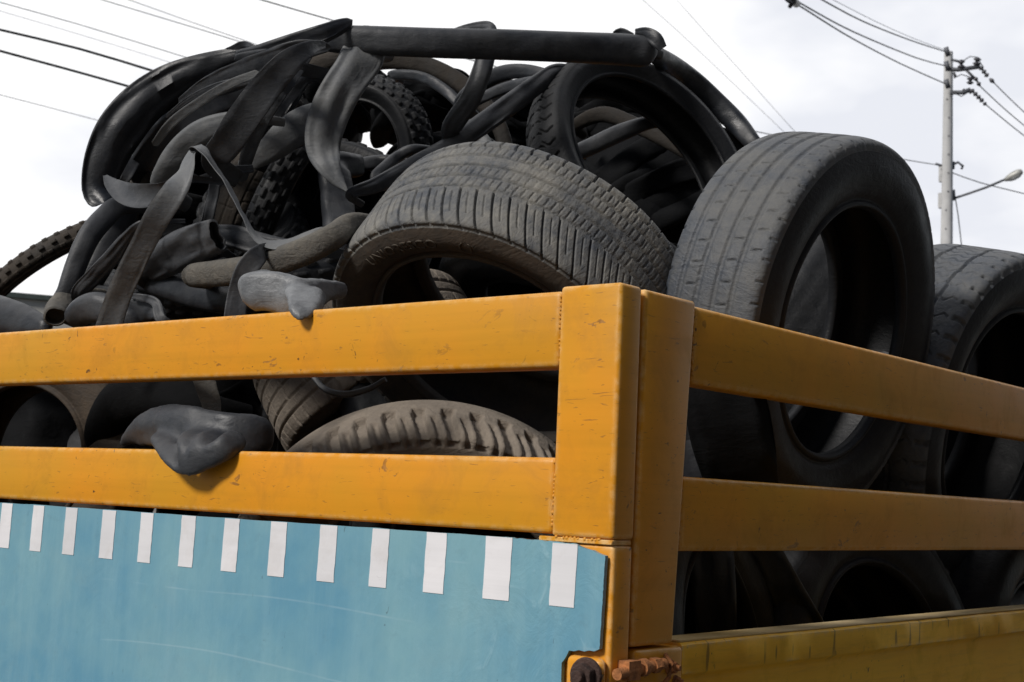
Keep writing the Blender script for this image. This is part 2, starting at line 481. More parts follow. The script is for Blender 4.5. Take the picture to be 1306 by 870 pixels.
# the side frame: its corner post narrows a little towards the foot
YS = 1.4000
def post_taper(c):
    k = (1.857 - c.z) / 0.43
    return Vector((c.x, c.y - (0.030 * k if c.y > 1.45 else 0.004 * k), c.z))
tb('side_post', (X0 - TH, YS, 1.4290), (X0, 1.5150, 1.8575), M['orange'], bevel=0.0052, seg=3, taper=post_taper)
def rail_taper(c):
    return Vector((c.x, c.y - (0.001 if c.z > 1.7 else 0.012) if c.y < 2 else c.y, c.z))
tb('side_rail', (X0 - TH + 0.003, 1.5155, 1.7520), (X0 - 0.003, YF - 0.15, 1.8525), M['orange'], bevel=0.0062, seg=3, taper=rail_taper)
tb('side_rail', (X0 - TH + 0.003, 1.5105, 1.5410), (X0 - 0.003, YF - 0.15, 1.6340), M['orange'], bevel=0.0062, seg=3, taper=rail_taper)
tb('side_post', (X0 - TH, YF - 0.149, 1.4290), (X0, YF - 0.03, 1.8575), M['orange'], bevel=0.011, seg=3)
# far side frame
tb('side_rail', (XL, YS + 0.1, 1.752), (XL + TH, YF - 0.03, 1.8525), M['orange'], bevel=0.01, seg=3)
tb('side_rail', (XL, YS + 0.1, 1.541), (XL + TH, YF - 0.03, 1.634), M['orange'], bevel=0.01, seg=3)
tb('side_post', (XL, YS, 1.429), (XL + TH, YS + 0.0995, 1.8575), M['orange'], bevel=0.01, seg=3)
# tailgate: lower corner box, gate skin, blue sheet, tape stripes
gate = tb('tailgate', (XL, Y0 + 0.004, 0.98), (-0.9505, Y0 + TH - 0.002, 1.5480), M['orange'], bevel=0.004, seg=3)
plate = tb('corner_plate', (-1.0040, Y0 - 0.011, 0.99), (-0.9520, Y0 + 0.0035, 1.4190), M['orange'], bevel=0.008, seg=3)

tb('gate_cap', (-1.060, Y0 + 0.001, 1.5482), (-0.9515, Y0 + TH - 0.004, 1.5542), M['orange'], bevel=0.001, seg=1)
def blue_sheet():
    random.seed(4)
    pts = []
    def edge(a, b, n, j):
        a, b = np.array(a), np.array(b)
        for i in range(n):
            p = a + (b - a) * i / n
            q = (random.random() - .5) * 2 * j
            d = (b - a) / np.linalg.norm(b - a)
            pts.append((p[0] - d[1] * q, p[1] + d[0] * q))
    # outline in (x, z), clockwise from the top left
    edge((XL + 0.01, 1.5505), (-1.110, 1.5498), 60, 0.0006)
    edge((-1.110, 1.5498), (-1.000, 1.5475), 34, 0.0007)
    edge((-1.000, 1.5475), (-0.9555, 1.5360), 7, 0.0010)
    edge((-0.9555, 1.5360), (-0.9590, 1.4280), 34, 0.0003)
    edge((-0.9590, 1.4280), (-1.0030, 1.4235), 6, 0.0014)
    edge((-1.0030, 1.4235), (-1.0115, 1.4080), 4, 0.001)
    edge((-1.0115, 1.4080), (-1.0130, 1.0200), 20, 0.0016)
    edge((-1.0130, 1.0200), (XL + 0.01, 1.0200), 30, 0.001)
    edge((XL + 0.01, 1.0200), (XL + 0.01, 1.5505), 8, 0.001)
    bm = bmesh.new()
    yf = Y0 - 0.0055
    vs = [bm.verts.new((x, yf, z)) for x, z in pts]
    # skin over the gate: the sheet stands proud of the welded corner plate
    es = [bm.edges.new((vs[i], vs[(i + 1) % len(vs)])) for i in range(len(vs))]
    r = bmesh.ops.triangle_fill(bm, use_beauty=True, edges=es)
    fs = [f for f in bm.faces]
    bmesh.ops.recalc_face_normals(bm, faces=fs)
    ex = bmesh.ops.extrude_face_region(bm, geom=fs)
    for v in [g for g in ex['geom'] if isinstance(g, bmesh.types.BMVert)]:
        v.co.y += 0.0060
    bmesh.ops.recalc_face_normals(bm, faces=bm.faces[:])
    me = bpy.data.meshes.new('cover_sheet')
    bm.to_mesh(me); bm.free()
    me.materials.append(M['blue'])
    o = bpy.data.objects.new('cover_sheet', me)
    COL.objects.link(o)
    return reparent(o, truck)
cover = blue_sheet()
cover['label'] = 'faded blue sheet with torn right edge over the tailgate'
bpy.context.view_layer.update()
SX = [-2.234, -2.136, -2.039, -1.934, -1.834, -1.731, -1.630, -1.527, -1.425, -1.325, -1.225, -1.121, -1.019]
SW = [.034, .033, .033, .036, .032, .034, .034, .034, .034, .032, .035, .042, .037]
for i, (x, w) in enumerate([(-3.24, .034), (-3.14, .034), (-3.04, .034), (-2.94, .034), (-2.84, .034), (-2.74, .034), (-2.64, .034), (-2.54, .034), (-2.44, .034), (-2.335, .034)] + list(zip(SX, SW))):
    random.seed(100 + i); x += 0.005
    j = lambda: (random.random() - .5) * 0.0022
    zt, zb = 1.5505 - (0.0035 if x > -1.05 else 0.001), 1.4730
    n = 9
    V = []
    for k in range(n + 1):
        z = zt + (zb - zt) * k / n
        sh = -0.002 * k / n
        V += [(x - w / 2 + sh + j() * .5, Y0 - 0.0064, z), (x + w / 2 + sh + j() * .5, Y0 - 0.0064, z)]
    F = [(2 * k, 2 * k + 2, 2 * k + 3, 2 * k + 1) for k in range(n)]
    b = len(V)
    V += [(a, Y0 - 0.0056, c) for a, _, c in V]
    F += [tuple(q + b for q in reversed(f)) for f in F]
    for k in range(n):
        F += [(2 * k, 2 * k + b, 2 * k + 2 + b, 2 * k + 2), (2 * k + 1, 2 * k + 3, 2 * k + 3 + b, 2 * k + 1 + b)]
    F += [(2 * n, 2 * n + b, 2 * n + 1 + b, 2 * n + 1), (0, 1, 1 + b, b)]
    reparent(mesh_obj('tape_stripe', V, F, M['tape'], smooth=False), cover)

# weld beads along the joints
def weld(a, b, r, name='weld_bead'):
    random.seed(int(abs(a[0] * 1e4 + a[2] * 1e3)) % 9999)
    a, b = Vector(a), Vector(b)
    n = max(4, int((b - a).length / 0.0050))
    bm = bmesh.new()
    for i in range(n):
        if random.random() < .22: continue
        p = a.lerp(b, (i + .5) / n) + Vector([(random.random() - .5) * 0.0015 for _ in range(3)])
        m = Matrix.Translation(p) @ Matrix.Diagonal((r * random.uniform(.6, 1.35), r * random.uniform(.7, 1.2), r * random.uniform(.7, 1.5), 1))
        bmesh.ops.create_icosphere(bm, subdivisions=1, radius=1, matrix=m)
    me = bpy.data.meshes.new(name)
    bm.to_mesh(me); bm.free()
    me.materials.append(M['weld'])
    me.polygons.foreach_set('use_smooth', [True] * len(me.polygons))
    o = bpy.data.objects.new(name, me)
    COL.objects.link(o)
    return reparent(o, truck)
weld((-1.0415, Y0 + 0.004, 1.764), (-1.0415, Y0 + 0.004, 1.849), 0.0024)
weld((-1.0415, Y0 + 0.004, 1.560), (-1.0415, Y0 + 0.004, 1.645), 0.0024)
weld((-1.036, Y0 + 0.002, 1.5535), (-0.962, Y0 + 0.002, 1.5535), 0.0024)
weld((X0 - 0.004, 1.5150, 1.757), (X0 - 0.004, 1.5153, 1.848), 0.0024)
weld((X0 - 0.004, 1.4955, 1.546), (X0 - 0.004, 1.5000, 1.630), 0.0024)

# drop side with a folded lip
def drop_side():
    prof = [(-0.050, 1.4255), (-0.046, 1.4280), (-0.004, 1.4280), (0.0, 1.4250), (0.0, 1.3905), (-0.003, 1.3880), (-0.010, 1.3835), (-0.012, 1.378),
            (-0.012, 1.20), (-0.008, 1.19), (-0.008, 1.15), (-0.012, 1.14), (-0.012, 1.0), (-0.05, 1.0)]
    ys = list(np.linspace(1.5060, YF, 90))
    V, F = [], []
    for y in ys:
        for k, (dx, z) in enumerate(prof):
            w = 0.0016 * noise.noise(Vector((y * 3.1, z * 9, 0.3))) + (0.0012 * noise.noise(Vector((y * 23, k, 2))) if k < 4 else 0)
            V.append((X0 + dx + w, y, z + w))
    n = len(prof)
    for i in range(len(ys) - 1):
        for k in range(n):
            F.append((i * n + k, (i + 1) * n + k, (i + 1) * n + (k + 1) % n, i * n + (k + 1) % n))
    F.append(tuple(range(n))); F.append(tuple((len(ys) - 1) * n + k for k in range(n - 1, -1, -1)))
    o = mesh_obj('drop_side', V, F, M['yellow'], autosmooth=50)
    return reparent(o, truck)
drop_side()
cap_ = tb('side_top_edge', (X0 - 0.046, 1.5085, 1.4285), (X0 - 0.005, YF - 0.2, 1.4315), M['yellow_edge'], bevel=0.001, seg=1)
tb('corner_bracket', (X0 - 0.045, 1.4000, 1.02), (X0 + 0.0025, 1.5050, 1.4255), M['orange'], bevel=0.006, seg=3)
tb('drop_side', (XL, YS, 1.0), (XL + 0.05, YF, 1.428), M['yellow'], bevel=0.005)
tb('headboard', (XL, YF + 0.001, 1.0), (X0, YF + 0.05, 1.95), M['orange'], bevel=0.008)
tb('bed_floor', (XL + 0.051, Y0 + TH, 0.95), (X0 - 0.051, YF, 1.0), M['bed'])

def hexbolt(name, c, axis, r, h, mat, parent):
    axis = Vector(axis).normalized(); c = Vector(c)
    q = axis.to_track_quat('Z', 'Y').to_matrix().to_4x4()
    bm = bmesh.new()
    def cyl(r1, d, z, seg):
        bmesh.ops.create_cone(bm, cap_ends=True, segments=seg, radius1=r1, radius2=r1 * .93, depth=d, matrix=Matrix.Translation(c) @ q @ Matrix.Translation((0, 0, z)))
    cyl(r * 1.35, h * .22, h * .11, 20)
    cyl(r, h * .55, h * .5, 6)
    cyl(r * .5, h * .45, h * .95, 12)
    bmesh.ops.bevel(bm, geom=bm.edges[:], offset=r * .06, segments=1, affect='EDGES')
    me = bpy.data.meshes.new(name)
    bm.to_mesh(me); bm.free(); me.materials.append(mat)
    o = bpy.data.objects.new(name, me)
    COL.objects.link(o)
    return reparent(o, parent)
# rusty hinge pin at the corner under the posts
hp = tube_mesh([(X0 + .010, Y0 + 0.004, 1.402), (X0 + .010, Y0 + 0.052, 1.4055), (X0 + .011, 1.448, 1.4085)], 0.0068, 14)
v1, f1 = hp
v2, f2 = box_vf((X0 - 0.001, Y0 + 0.020, 1.394), (X0 + 0.016, Y0 + 0.044, 1.4160))
v3, f3 = tube_mesh([(X0 + 0.004, 1.462, 1.418), (X0 + 0.014, 1.460, 1.408), (X0 + 0.014, 1.456, 1.392), (X0 + 0.005, 1.452, 1.380)], 0.003, 8)
v4, f4 = tube_mesh([(X0 + .010, 1.400, 1.4065), (X0 + .010, 1.409, 1.407)], 0.0105, 12)
v5, f5 = tube_mesh([(X0 + .010, 1.424, 1.4075), (X0 + .011, 1.436, 1.4080)], 0.0095, 6)
hinge = reparent(mesh_obj('hinge', *join_meshes([(v1, f1), (v2, f2), (v3, f3), (v4, f4), (v5, f5)]), M['rust'], autosmooth=40), truck)
bpy.context.view_layer.update()
hexbolt('bolt', (-0.966, Y0 - 0.019, 1.400), (0.15, -1, 0), 0.0155, 0.022, M['rust_dark'], hinge)
hexbolt('bolt', (X0 + 0.002, 1.474, 1.402), (1, 0, 0), 0.0075, 0.014, M['rust'], hinge)
hexbolt('bolt', (X0 + 0.002, 1.488, 1.385), (1, 0, 0), 0.005, 0.010, M['rust'], hinge)
# chassis, wheels and cab, below and beyond the picture
tb('chassis', (-2.25, 1.5, 0.62), (-1.35, 6.2, 0.94), M['plastic'], bevel=0.01)
tb('cab', (XL + 0.02, YF + 0.12, 0.55), (X0 - 0.02, YF + 1.75, 1.93), M['cab'], bevel=0.09, seg=5)
tb('cab_window', (X0 - 0.021, YF + 0.55, 1.32), (X0 - 0.014, YF + 1.45, 1.75), M['windowglass'], bevel=0.003)
tb('cab_window', (XL + 0.2, YF + 0.114, 1.50), (X0 - 0.2, YF + 0.119, 1.80), M['windowglass'], bevel=0.002)

# ------------------------------------------------------------------ tyres
def sstep(a, b, x):
    t = np.clip((x - a) / (b - a), 0, 1)
    return t * t * (3 - 2 * t)
def groove(x, c, w, s):            # 1 inside a groove of half width w centred on c, soft edge s
    return 1 - sstep(w, w + s, np.abs(x - c))
def per(x, p):                      # distance to the nearest multiple of p
    return np.abs((x / p + 0.5) % 1.0 - 0.5) * p

def pattern(kind, th, t, R, W):
    """th: angle, t: -1..1 over the tread and its shoulders. Returns depth 0..1 to cut away."""
    a = th * R; x = t * W * 0.5
    d = np.zeros_like(a)
    rnd = np.sin(a * 37) * .3 + np.sin(a * 91 + 1) * .2
    if kind == 'touring':            # blocks at the shoulder, small dirty ribs in the middle
        for c in (-.80, -.55, -.30, -.05, .21): d = np.maximum(d, groove(t, c, .014, .026) * .75)
        pitch = 2 * np.pi * R / 66
        k = a + 0.022 * t + 0.016 * np.abs(t) ** 2
        inner = (t < .20) & (t > -.78)
        d = np.maximum(d, groove(per(k, pitch), 0, .0010, .0012) * np.where(~inner, .95, 0) * (1 - sstep(1.30, 1.42, np.abs(t))))
        d = np.maximum(d, groove(per(k + pitch / 2, pitch), 0, .0005, .0010) * np.where((t > .34) & (t < .80), .40, 0))
        row = np.floor((t + .80) / .25)
        kk = a - .012 * t + row * pitch * .23 + .0012 * np.sin(a * 23 + row)
        d = np.maximum(d, groove(per(kk, pitch * .47), 0, .0008, .0016) * np.where(inner, .30, 0) * (.55 + .45 * np.sin(a * 9 + row * 2.1)))
        d = d + np.where(inner, .16 * (rnd + .5) * np.sin(t * 44 + a * 60) ** 2, 0)
        d = np.maximum(d, groove(np.abs(t), 1.06, .008, .02) * .3)
    elif kind == 'worn':             # nearly bald: shallow grooves with short nicks
        for c in (-.60, -.22, .15, .52): d = np.maximum(d, groove(t, c, .020, .060) * .42)
        pitch = 2 * np.pi * R / 58
        for c, o in ((-.80, 0), (-.38, .4), (.0, .15), (.33, .7), (.74, .3)):
            k = a + o * pitch + (t - c) * .012
            seg = groove(t, c, .085, .03)
            irr = (np.sin(np.round(k / pitch) * 12.9898 + c * 7) > -.25)
            d = np.maximum(d, groove(per(k, pitch), 0, .0006, .0016) * seg * .5 * irr)
        d = np.maximum(d, groove(per(a, pitch), 0, .0007, .0016) * np.where(np.abs(t) > .90, .6, 0) * (1 - sstep(1.0, 1.08, np.abs(t))))
    elif kind == 'zigzag':           # zigzag sipes and notched shoulders
        for c in (-.33, .33): d = np.maximum(d, groove(t + .018 * np.sign(np.sin(a * 80)), c, .014, .026) * .8)
        pitch = 2 * np.pi * R / 52
        z = .0065 * (np.abs(((t * 3.2) % 1) - .5) * 4 - 1)
        d = np.maximum(d, groove(per(a + z, pitch), 0, .0006, .0013) * np.where(np.abs(t) < .72, .5, 0))
        d = np.maximum(d, groove(per(a + z + pitch * .5, pitch), 0, .0006, .0013) * np.where(np.abs(t + .05) < .30, .35, 0))
        nt_ = groove(per(a, pitch), 0, .0042, .0018) * sstep(.80, .84, np.abs(t)) * (1 - sstep(1.22, 1.3, np.abs(t)))
        d = np.maximum(d, nt_)
    elif kind == 'lug':              # big clay-filled truck lugs
        pitch = 2 * np.pi * R / 44
        k = a + .010 * np.abs(t)
        on = sstep(-.32, -.24, t) * (1 - sstep(1.36, 1.42, t))
        side = groove(per(k, pitch), 0, pitch * .15, .005) * on
        inner = groove(per(k + pitch / 2, pitch), 0, pitch * .05, .004) * sstep(.12, .22, t) * (1 - sstep(1.15, 1.25, t)) * .6
        d = np.maximum(side, inner) + .05 * np.sin(a * 60) * np.sin(t * 14)
    elif kind == 'brick':            # straight grooves with cross cuts between them
        for c in (-.62, -.34, .0, .34, .62): d = np.maximum(d, groove(t, c, .012, .016) * .9)
        pitch = 2 * np.pi * R / 46
        d = np.maximum(d, groove(per(a + .01 * t, pitch), 0, .0011, .0013) * np.where(np.abs(t) > .62, .9, 0))
        d = np.maximum(d, groove(per(a + pitch * .4, pitch * 2), 0, .0009, .0013) * np.where((np.abs(t) < .34), .8, 0))
    elif kind == 'scooter':          # curved hook notches either side
        pitch = 2 * np.pi * R / 56
        k = a - .020 * (np.abs(t)) + .006 * np.sin(np.abs(t) * 9)
        on = np.where((np.abs(t) > .25) & (np.abs(t) < .85), 1., 0.)
        d = np.maximum(d, groove(per(k, pitch), 0, .0016, .0018) * on)
        d = np.maximum(d, groove(per(k + pitch * .5 + .006, pitch), 0, .0010, .0015) * np.where((np.abs(t) > .05) & (np.abs(t) < .35), 1., 0.))
    elif kind == 'knobby':           # tall separate knobs
        pitch = 2 * np.pi * R / 34
        row = np.floor((t + 1.2) / .48)
        k = a + (row % 2) * pitch * .5
        ka = 1 - groove(per(k, pitch), 0, pitch * .20, .0025)
        kt = 1 - groove(per(t + 1.2, .48), 0, .085, .05)
        d = 1 - ka * kt
    elif kind == 'trail':            # bicycle knobs
        pitch = 2 * np.pi * R / 68
        row = np.floor((t + 1.2) / .8)
        k = a + (row % 2) * pitch * .5
        d = 1 - (1 - groove(per(k, pitch), 0, pitch * .24, .002)) * (1 - groove(per(t + 1.2, .8), 0, .12, .08))
    return np.clip(d, 0, 1)

PROF = {}
def profile(R, W, r, rnd, ntread):
    """Outer then inner profile: list of (x, rad, t or None)."""
    h = R - r
    if rnd:      # round motorcycle section
        ctrl = [(-.36, 0.0), (-.40, .05), (-.37, .12), (-.44, .30), (-.50, .50), (-.485, .66)]
        cr = 0.30
    else:
        ctrl = [(-.38, 0.0), (-.43, .035), (-.425, .09), (-.405, .13), (-.455, .24), (-.495, .42), (-.50, .56), (-.485, .70), (-.47, .80)]
        cr = 0.10
    side = [(x * W, r + y * h) for x, y in ctrl]
    out = []
    # densify the sidewall
    def cr_spline(p, n):
        res = []
        p = [p[0]] + p + [p[-1]]
        for i in range(1, len(p) - 2):
            for k in range(n):
                t = k / n
                q = [0.5 * ((2 * p[i][j]) + (-p[i - 1][j] + p[i + 1][j]) * t + (2 * p[i - 1][j] - 5 * p[i][j] + 4 * p[i + 1][j] - p[i + 2][j]) * t * t + (-p[i - 1][j] + 3 * p[i][j] - 3 * p[i + 1][j] + p[i + 2][j]) * t ** 3) for j in (0, 1)]
                res.append(tuple(q))
        res.append(p[-1])
        return res
    sd = cr_spline(side, 4)
    x0, r0 = sd[-1]
    L = [(x, rr, None) for x, rr in sd[:-1]]
    # tread with shoulders: superellipse from (x0, r0) over the crown
    T = []
    p = 2.0 if rnd else 4.2
    for i in range(ntread + 1):
        q = -1 + 2 * i / ntread
        tt = q * 1.35
        # angle-like parameter
        s = math.copysign(abs(q), q)
        ang = s * math.pi / 2
        x = abs(x0) * math.copysign(abs(math.sin(ang)) ** (2 / p if p > 2 else 1), s)
        c = abs(math.cos(ang)) ** (2 / p if p > 2 else 1)
        rr = r0 + (R - r0) * c
        T.append((x, rr))
    # resample by arc length for an even grid
    T = np.array(T)
    fine = T
    if True:
        angs = np.linspace(-math.pi / 2, math.pi / 2, 800)
        e = 2 / p
        xs = abs(x0) * np.sign(np.sin(angs)) * np.abs(np.sin(angs)) ** e
        cs = r0 + (R - r0) * np.abs(np.cos(angs)) ** e
        cum = np.concatenate([[0], np.cumsum(np.hypot(np.diff(xs), np.diff(cs)))])
        s = np.linspace(0, cum[-1], ntread + 1)
        xs2, cs2 = np.interp(s, cum, xs), np.interp(s, cum, cs)
        crown_half = abs(x0)
        tt = (s / cum[-1] * 2 - 1) * (cum[-1] / 2) / crown_half
        L += [(float(a), float(b), float(c)) for a, b, c in zip(xs2, cs2, tt)]
    L += [(-x, rr, None) for x, rr in reversed(sd[:-1])]
    # inner surface
    th = 0.011 if not rnd else 0.007
    inner = []
    for x, rr in [(.34, .015), (.355, .10), (.33, .16)] + [(.43 - .0, .40), (.45, .60), (.40, .80), (.25, .90), (0, .92), (-.25, .90), (-.40, .80), (-.45, .60), (-.43, .40), (-.33, .16), (-.355, .10), (-.34, .015)]:
        inner.append((x * W * .94, r + rr * h * (1 - th / h * .3), None))
    L += inner
    return L

def make_tyre(name, R, W, r, kind, mat, side_mat=None, nth=360, ntread=40, depth=0.008, rnd=False, seed=0, sag=0.0):
    L = profile(R, W, r, rnd, ntread)
    xs = np.array([p[0] for p in L]); rs = np.array([p[1] for p in L])
    ts = np.array([np.nan if p[2] is None else p[2] for p in L])
    th = np.linspace(0, 2 * np.pi, nth, endpoint=False)
    TH_, TS = np.meshgrid(th, ts, indexing='ij')
    XX = np.broadcast_to(xs, TH_.shape).copy(); RR = np.broadcast_to(rs, TH_.shape).copy()
    m = ~np.isnan(TS)
    d = np.zeros_like(TH_)
    d[m] = pattern(kind, TH_[m], TS[m], R, W) * depth
    # profile normals
    nx = np.gradient(rs); nr = -np.gradient(xs)
    ln = np.hypot(nx, nr) + 1e-9
    nx, nr = -nx / ln * -1, nr / ln
    # outward normal = (-(dr), dx) for a left to right walk
    NX, NR = -np.gradient(rs) / ln, np.gradient(xs) / ln
    XX = XX - d * NX; RR = RR - d * NR
    # slight irregularity of a used tyre
    rng = np.random.RandomState(seed)
    ph = rng.rand(6) * 6.28
    RR *= 1 + .004 * np.sin(2 * TH_ + ph[0]) + .0025 * np.sin(3 * TH_ + ph[1])
    XX *= 1 + .02 * np.sin(TH_ + ph[2]) + .012 * np.sin(5 * TH_ + ph[3])
    if sag: RR *= 1 + sag * np.sin(2 * TH_ + ph[4])
    V = np.stack([XX, RR * np.cos(TH_), RR * np.sin(TH_)], -1).reshape(-1, 3)
    Q = grid_faces(nth, len(L))[:, ::-1]
    o = fast_mesh(name, V, Q, mat)
    if side_mat:
        o.data.materials.append(side_mat)
        col = np.arange(len(Q)) % len(L)
        tt = ts[col]
        mi = np.where(np.isnan(tt) | (np.abs(tt) > 1.16), 1, 0).astype(np.int32)
        o.data.polygons.foreach_set('material_index', mi)
    o['ph'] = [float(q) for q in ph]
    return o

def place(o, c, n, spin=0.0):
    n = Vector(n).normalized()
    up = Vector((0, 0, 1))
    if abs(n.z) > .95: up = Vector((0, 1, 0))
    a = up.cross(n).normalized(); b = n.cross(a).normalized()
    mat = Matrix((n, a, b)).transposed().to_4x4()
    o.matrix_world = Matrix.Translation(Vector(c)) @ mat @ Matrix.Rotation(spin, 4, 'X')
    return o

# --- the three big car tyres in front
tA = make_tyre('car_tyre', 0.300, 0.222, 0.210, 'touring', M['tyre_grey'], M['side_brown'], 1400, 120, 0.0075, seed=1)
place(tA, (-1.523, 1.839, 1.906), (0.058, -0.653, -0.755), 0.35)
tag(tA, 'dusty grey tyre leaning over the rear rail, raised letters on its brown sidewall', 'tyre')
tB = make_tyre('car_tyre', 0.333, 0.186, 0.212, 'worn', M['tyre_slate'], M['side_black'], 1100, 110, 0.0075, seed=2)
place(tB, (-1.148, 2.190, 1.918), (0.98, 0.001, -0.198), 0.2)
tag(tB, 'large nearly bald slate grey tyre standing upright right of the corner post', 'tyre')
tC = make_tyre('car_tyre', 0.352, 0.215, 0.228, 'zigzag', M['tyre_slate'], M['side_black'], 1000, 100, 0.008, seed=3)
place(tC, (-1.139, 2.850, 1.810), (0.976, -0.034, -0.216), 0.9)
tag(tC, 'upright tyre with zigzag cuts at the right edge, below the concrete pole', 'tyre')
tD = make_tyre('motorcycle_tyre', 0.295, 0.120, 0.222, 'scooter', M['tyre_black'], M['side_black'], 900, 70, 0.006, rnd=True, seed=4)
place(tD, (-1.75, 2.55, 2.34), (0.89, -0.24, 0.40), 0.0)
tag(tD, 'big thin black motorcycle tyre atop the heap with hook-shaped tread cuts, under the long tube', 'tyre')

def orient(u, v, mdx, mdy, ratio):
    """axis of a wheel that faces the yard with the given ellipse ratio, leaning towards (mdx, mdy)"""
    w = V_TO(u, v)
    t = Vector(P(u + mdx * 50, v + mdy * 50, D=3.0) - P(u, v, D=3.0))
    t = (t - w * t.dot(w)).normalized()
    return w * ratio + t * math.sqrt(1 - ratio * ratio)
def tyre_at(o, u, v, y, n, spin=0.0):
    return place(o, P(u, v, y=1.40 + y), n, spin)
V_TO = lambda u, v: Vector(EYE - P(u, v, D=1.0)).normalized()      # towards the eye

# raised lettering on the sidewall of the leaning tyre
def lettering(text, tyre, radius, ang, size, side=1, face_x=0.098):
    cu = bpy.data.curves.new('lettering', 'FONT')
    cu.body = text
    cu.size = size
    cu.extrude = 0.0013
    cu.bevel_depth = 0.0003
    cu.space_character = 1.12
    cu.resolution_u = 3
    cu.align_x = 'CENTER'
    tmp = bpy.data.objects.new('lettering_tmp', cu)
    COL.objects.link(tmp)
    dg = bpy.context.evaluated_depsgraph_get()
    me = bpy.data.meshes.new_from_object(tmp.evaluated_get(dg))
    bpy.data.objects.remove(tmp)
    inv = tyre
    for v in me.vertices:
        x, y, z = v.co
        a = ang + side * x / radius
        rr = radius + (y - size * .35)
        # sidewall bulge at this radius
        k = (rr - 0.210) / 0.090
        fx = 0.222 * np.interp(k, [0, .09, .13, .24, .42, .56, .70, .80], [.38, .425, .405, .455, .495, .50, .485, .47])
        ph = tyre['ph']
        fx *= 1 + .02 * math.sin(a + ph[2]) + .012 * math.sin(5 * a + ph[3])
        rr *= 1 + .004 * math.sin(2 * a + ph[0]) + .0025 * math.sin(3 * a + ph[1])
        v.co = Vector((fx + 0.0004 + z, rr * math.cos(a), rr * math.sin(a)))
    me.name = 'lettering'
    me.materials.append(M['letter'])
    o = bpy.data.objects.new('lettering', me)
    COL.objects.link(o)
    o.parent = tyre
    return o
bpy.context.view_layer.update()
def local_angle(tyre, u, v, off):
    mi = tyre.matrix_world.inverted()
    e = mi @ Vector(EYE); p = mi @ Vector(P(u, v, D=1.0)); d = p - e
    q = e + d * ((off - e.x) / d.x)
    return math.atan2(q.z, q.y), math.hypot(q.y, q.z)
aT, rT = local_angle(tA, 512, 322, 0.112)
a2, _ = local_angle(tA, 545, 310, 0.112)
sgn = 1 if ((a2 - aT + math.pi) % (2 * math.pi) - math.pi) > 0 else -1
lt = lettering('UNIORESCO', tA, 0.253, aT, 0.026, sgn)
#print('letter', aT, rT, sgn)
aL, rL = local_angle(tA, 592, 305, 0.112)
lt2 = lettering('( )', tA, 0.253, aL, 0.024, sgn)

# --- tyres within the heap
E_ = make_tyre('scooter_tyre', 0.180, 0.100, 0.112, 'knobby', M['tyre_black'], M['side_black'], 520, 50, 0.006, rnd=True, seed=5)
tyre_at(E_, 468, 186, 1.0, orient(468, 186, -1, .12, .84))
tag(E_, 'small knobby scooter tyre facing out just right of the hanging banana-shaped tube', 'tyre')
K_ = make_tyre('bicycle_tyre', 0.345, 0.050, 0.295, 'trail', M['tyre_brown'], M['tyre_brown'], 900, 30, 0.008, rnd=True, seed=6)
tyre_at(K_, 112, 384, 0.62, orient(112, 384, .51, .86, .46))
tag(K_, 'thin brown knobby bicycle tyre arching out at the far left against the sky', 'tyre')
J1 = make_tyre('motorcycle_tyre', 0.215, 0.068, 0.150, 'knobby', M['tyre_black'], M['side_black'], 640, 56, 0.006, rnd=True, seed=7)
tyre_at(J1, 366, 262, 0.62, orient(362, 255, .9, .42, .20), .3)
tag(J1, 'knobby motorcycle tyre seen edge-on in the middle of the heap, left of the banana-shaped tube', 'tyre')
J2 = make_tyre('motorcycle_tyre', 0.205, 0.095, 0.140, 'brick', M['tyre_brown'], M['side_brown'], 520, 46, 0.004, rnd=True, seed=8)
tyre_at(J2, 322, 275, 0.66, orient(318, 265, .9, .35, .3), .3)
tag(J2, 'brown motorcycle tyre seen edge-on, left of the knobby one in the middle of the heap', 'tyre')

# --- tyres seen through the slots of the frame
F_ = make_tyre('car_tyre', 0.252, 0.165, 0.142, 'worn', M['tyre_brown'], M['side_brown'], 420, 40, 0.004, seed=9)
tyre_at(F_, 50, 584, 0.20, orient(50, 584, -1, 0, .82))
tag(F_, 'brown-grey tyre with a round dark hole behind the rear frame slot at the far left', 'tyre')
G_ = make_tyre('car_tyre', 0.235, 0.19, 0.15, 'brick', M['tyre_clay'], M['tyre_clay'], 700, 70, 0.006, seed=10)
tyre_at(G_, 478, 470, 0.62, orient(440, 530, .45, .89, .32), .1)
tag(G_, 'clay-dusted tyre with straight grooves, left of the chunky lugged tyre in the slot', 'tyre')
H_ = make_tyre('truck_tyre', 0.35, 0.20, 0.235, 'lug', M['tyre_clay'], M['tyre_clay'], 900, 80, 0.014, seed=11)
tyre_at(H_, 542, 768, 0.42, orient(542, 768, 0.05, 1, .89), 0.1)
tag(H_, 'chunky lugged truck tyre caked in pale clay, low in the rear slot', 'tyre')
# tyre glimpsed through the hole of the big upright tyre
I_ = make_tyre('car_tyre', 0.30, 0.20, 0.19, 'zigzag', M['tyre_slate'], M['side_black'], 420, 50, 0.006, seed=12)
place(I_, (-1.66, 2.62, 1.70), (0.80, 0.58, -0.1))
tag(I_, 'dark tyre glimpsed through the hole of the large upright tyre', 'tyre')

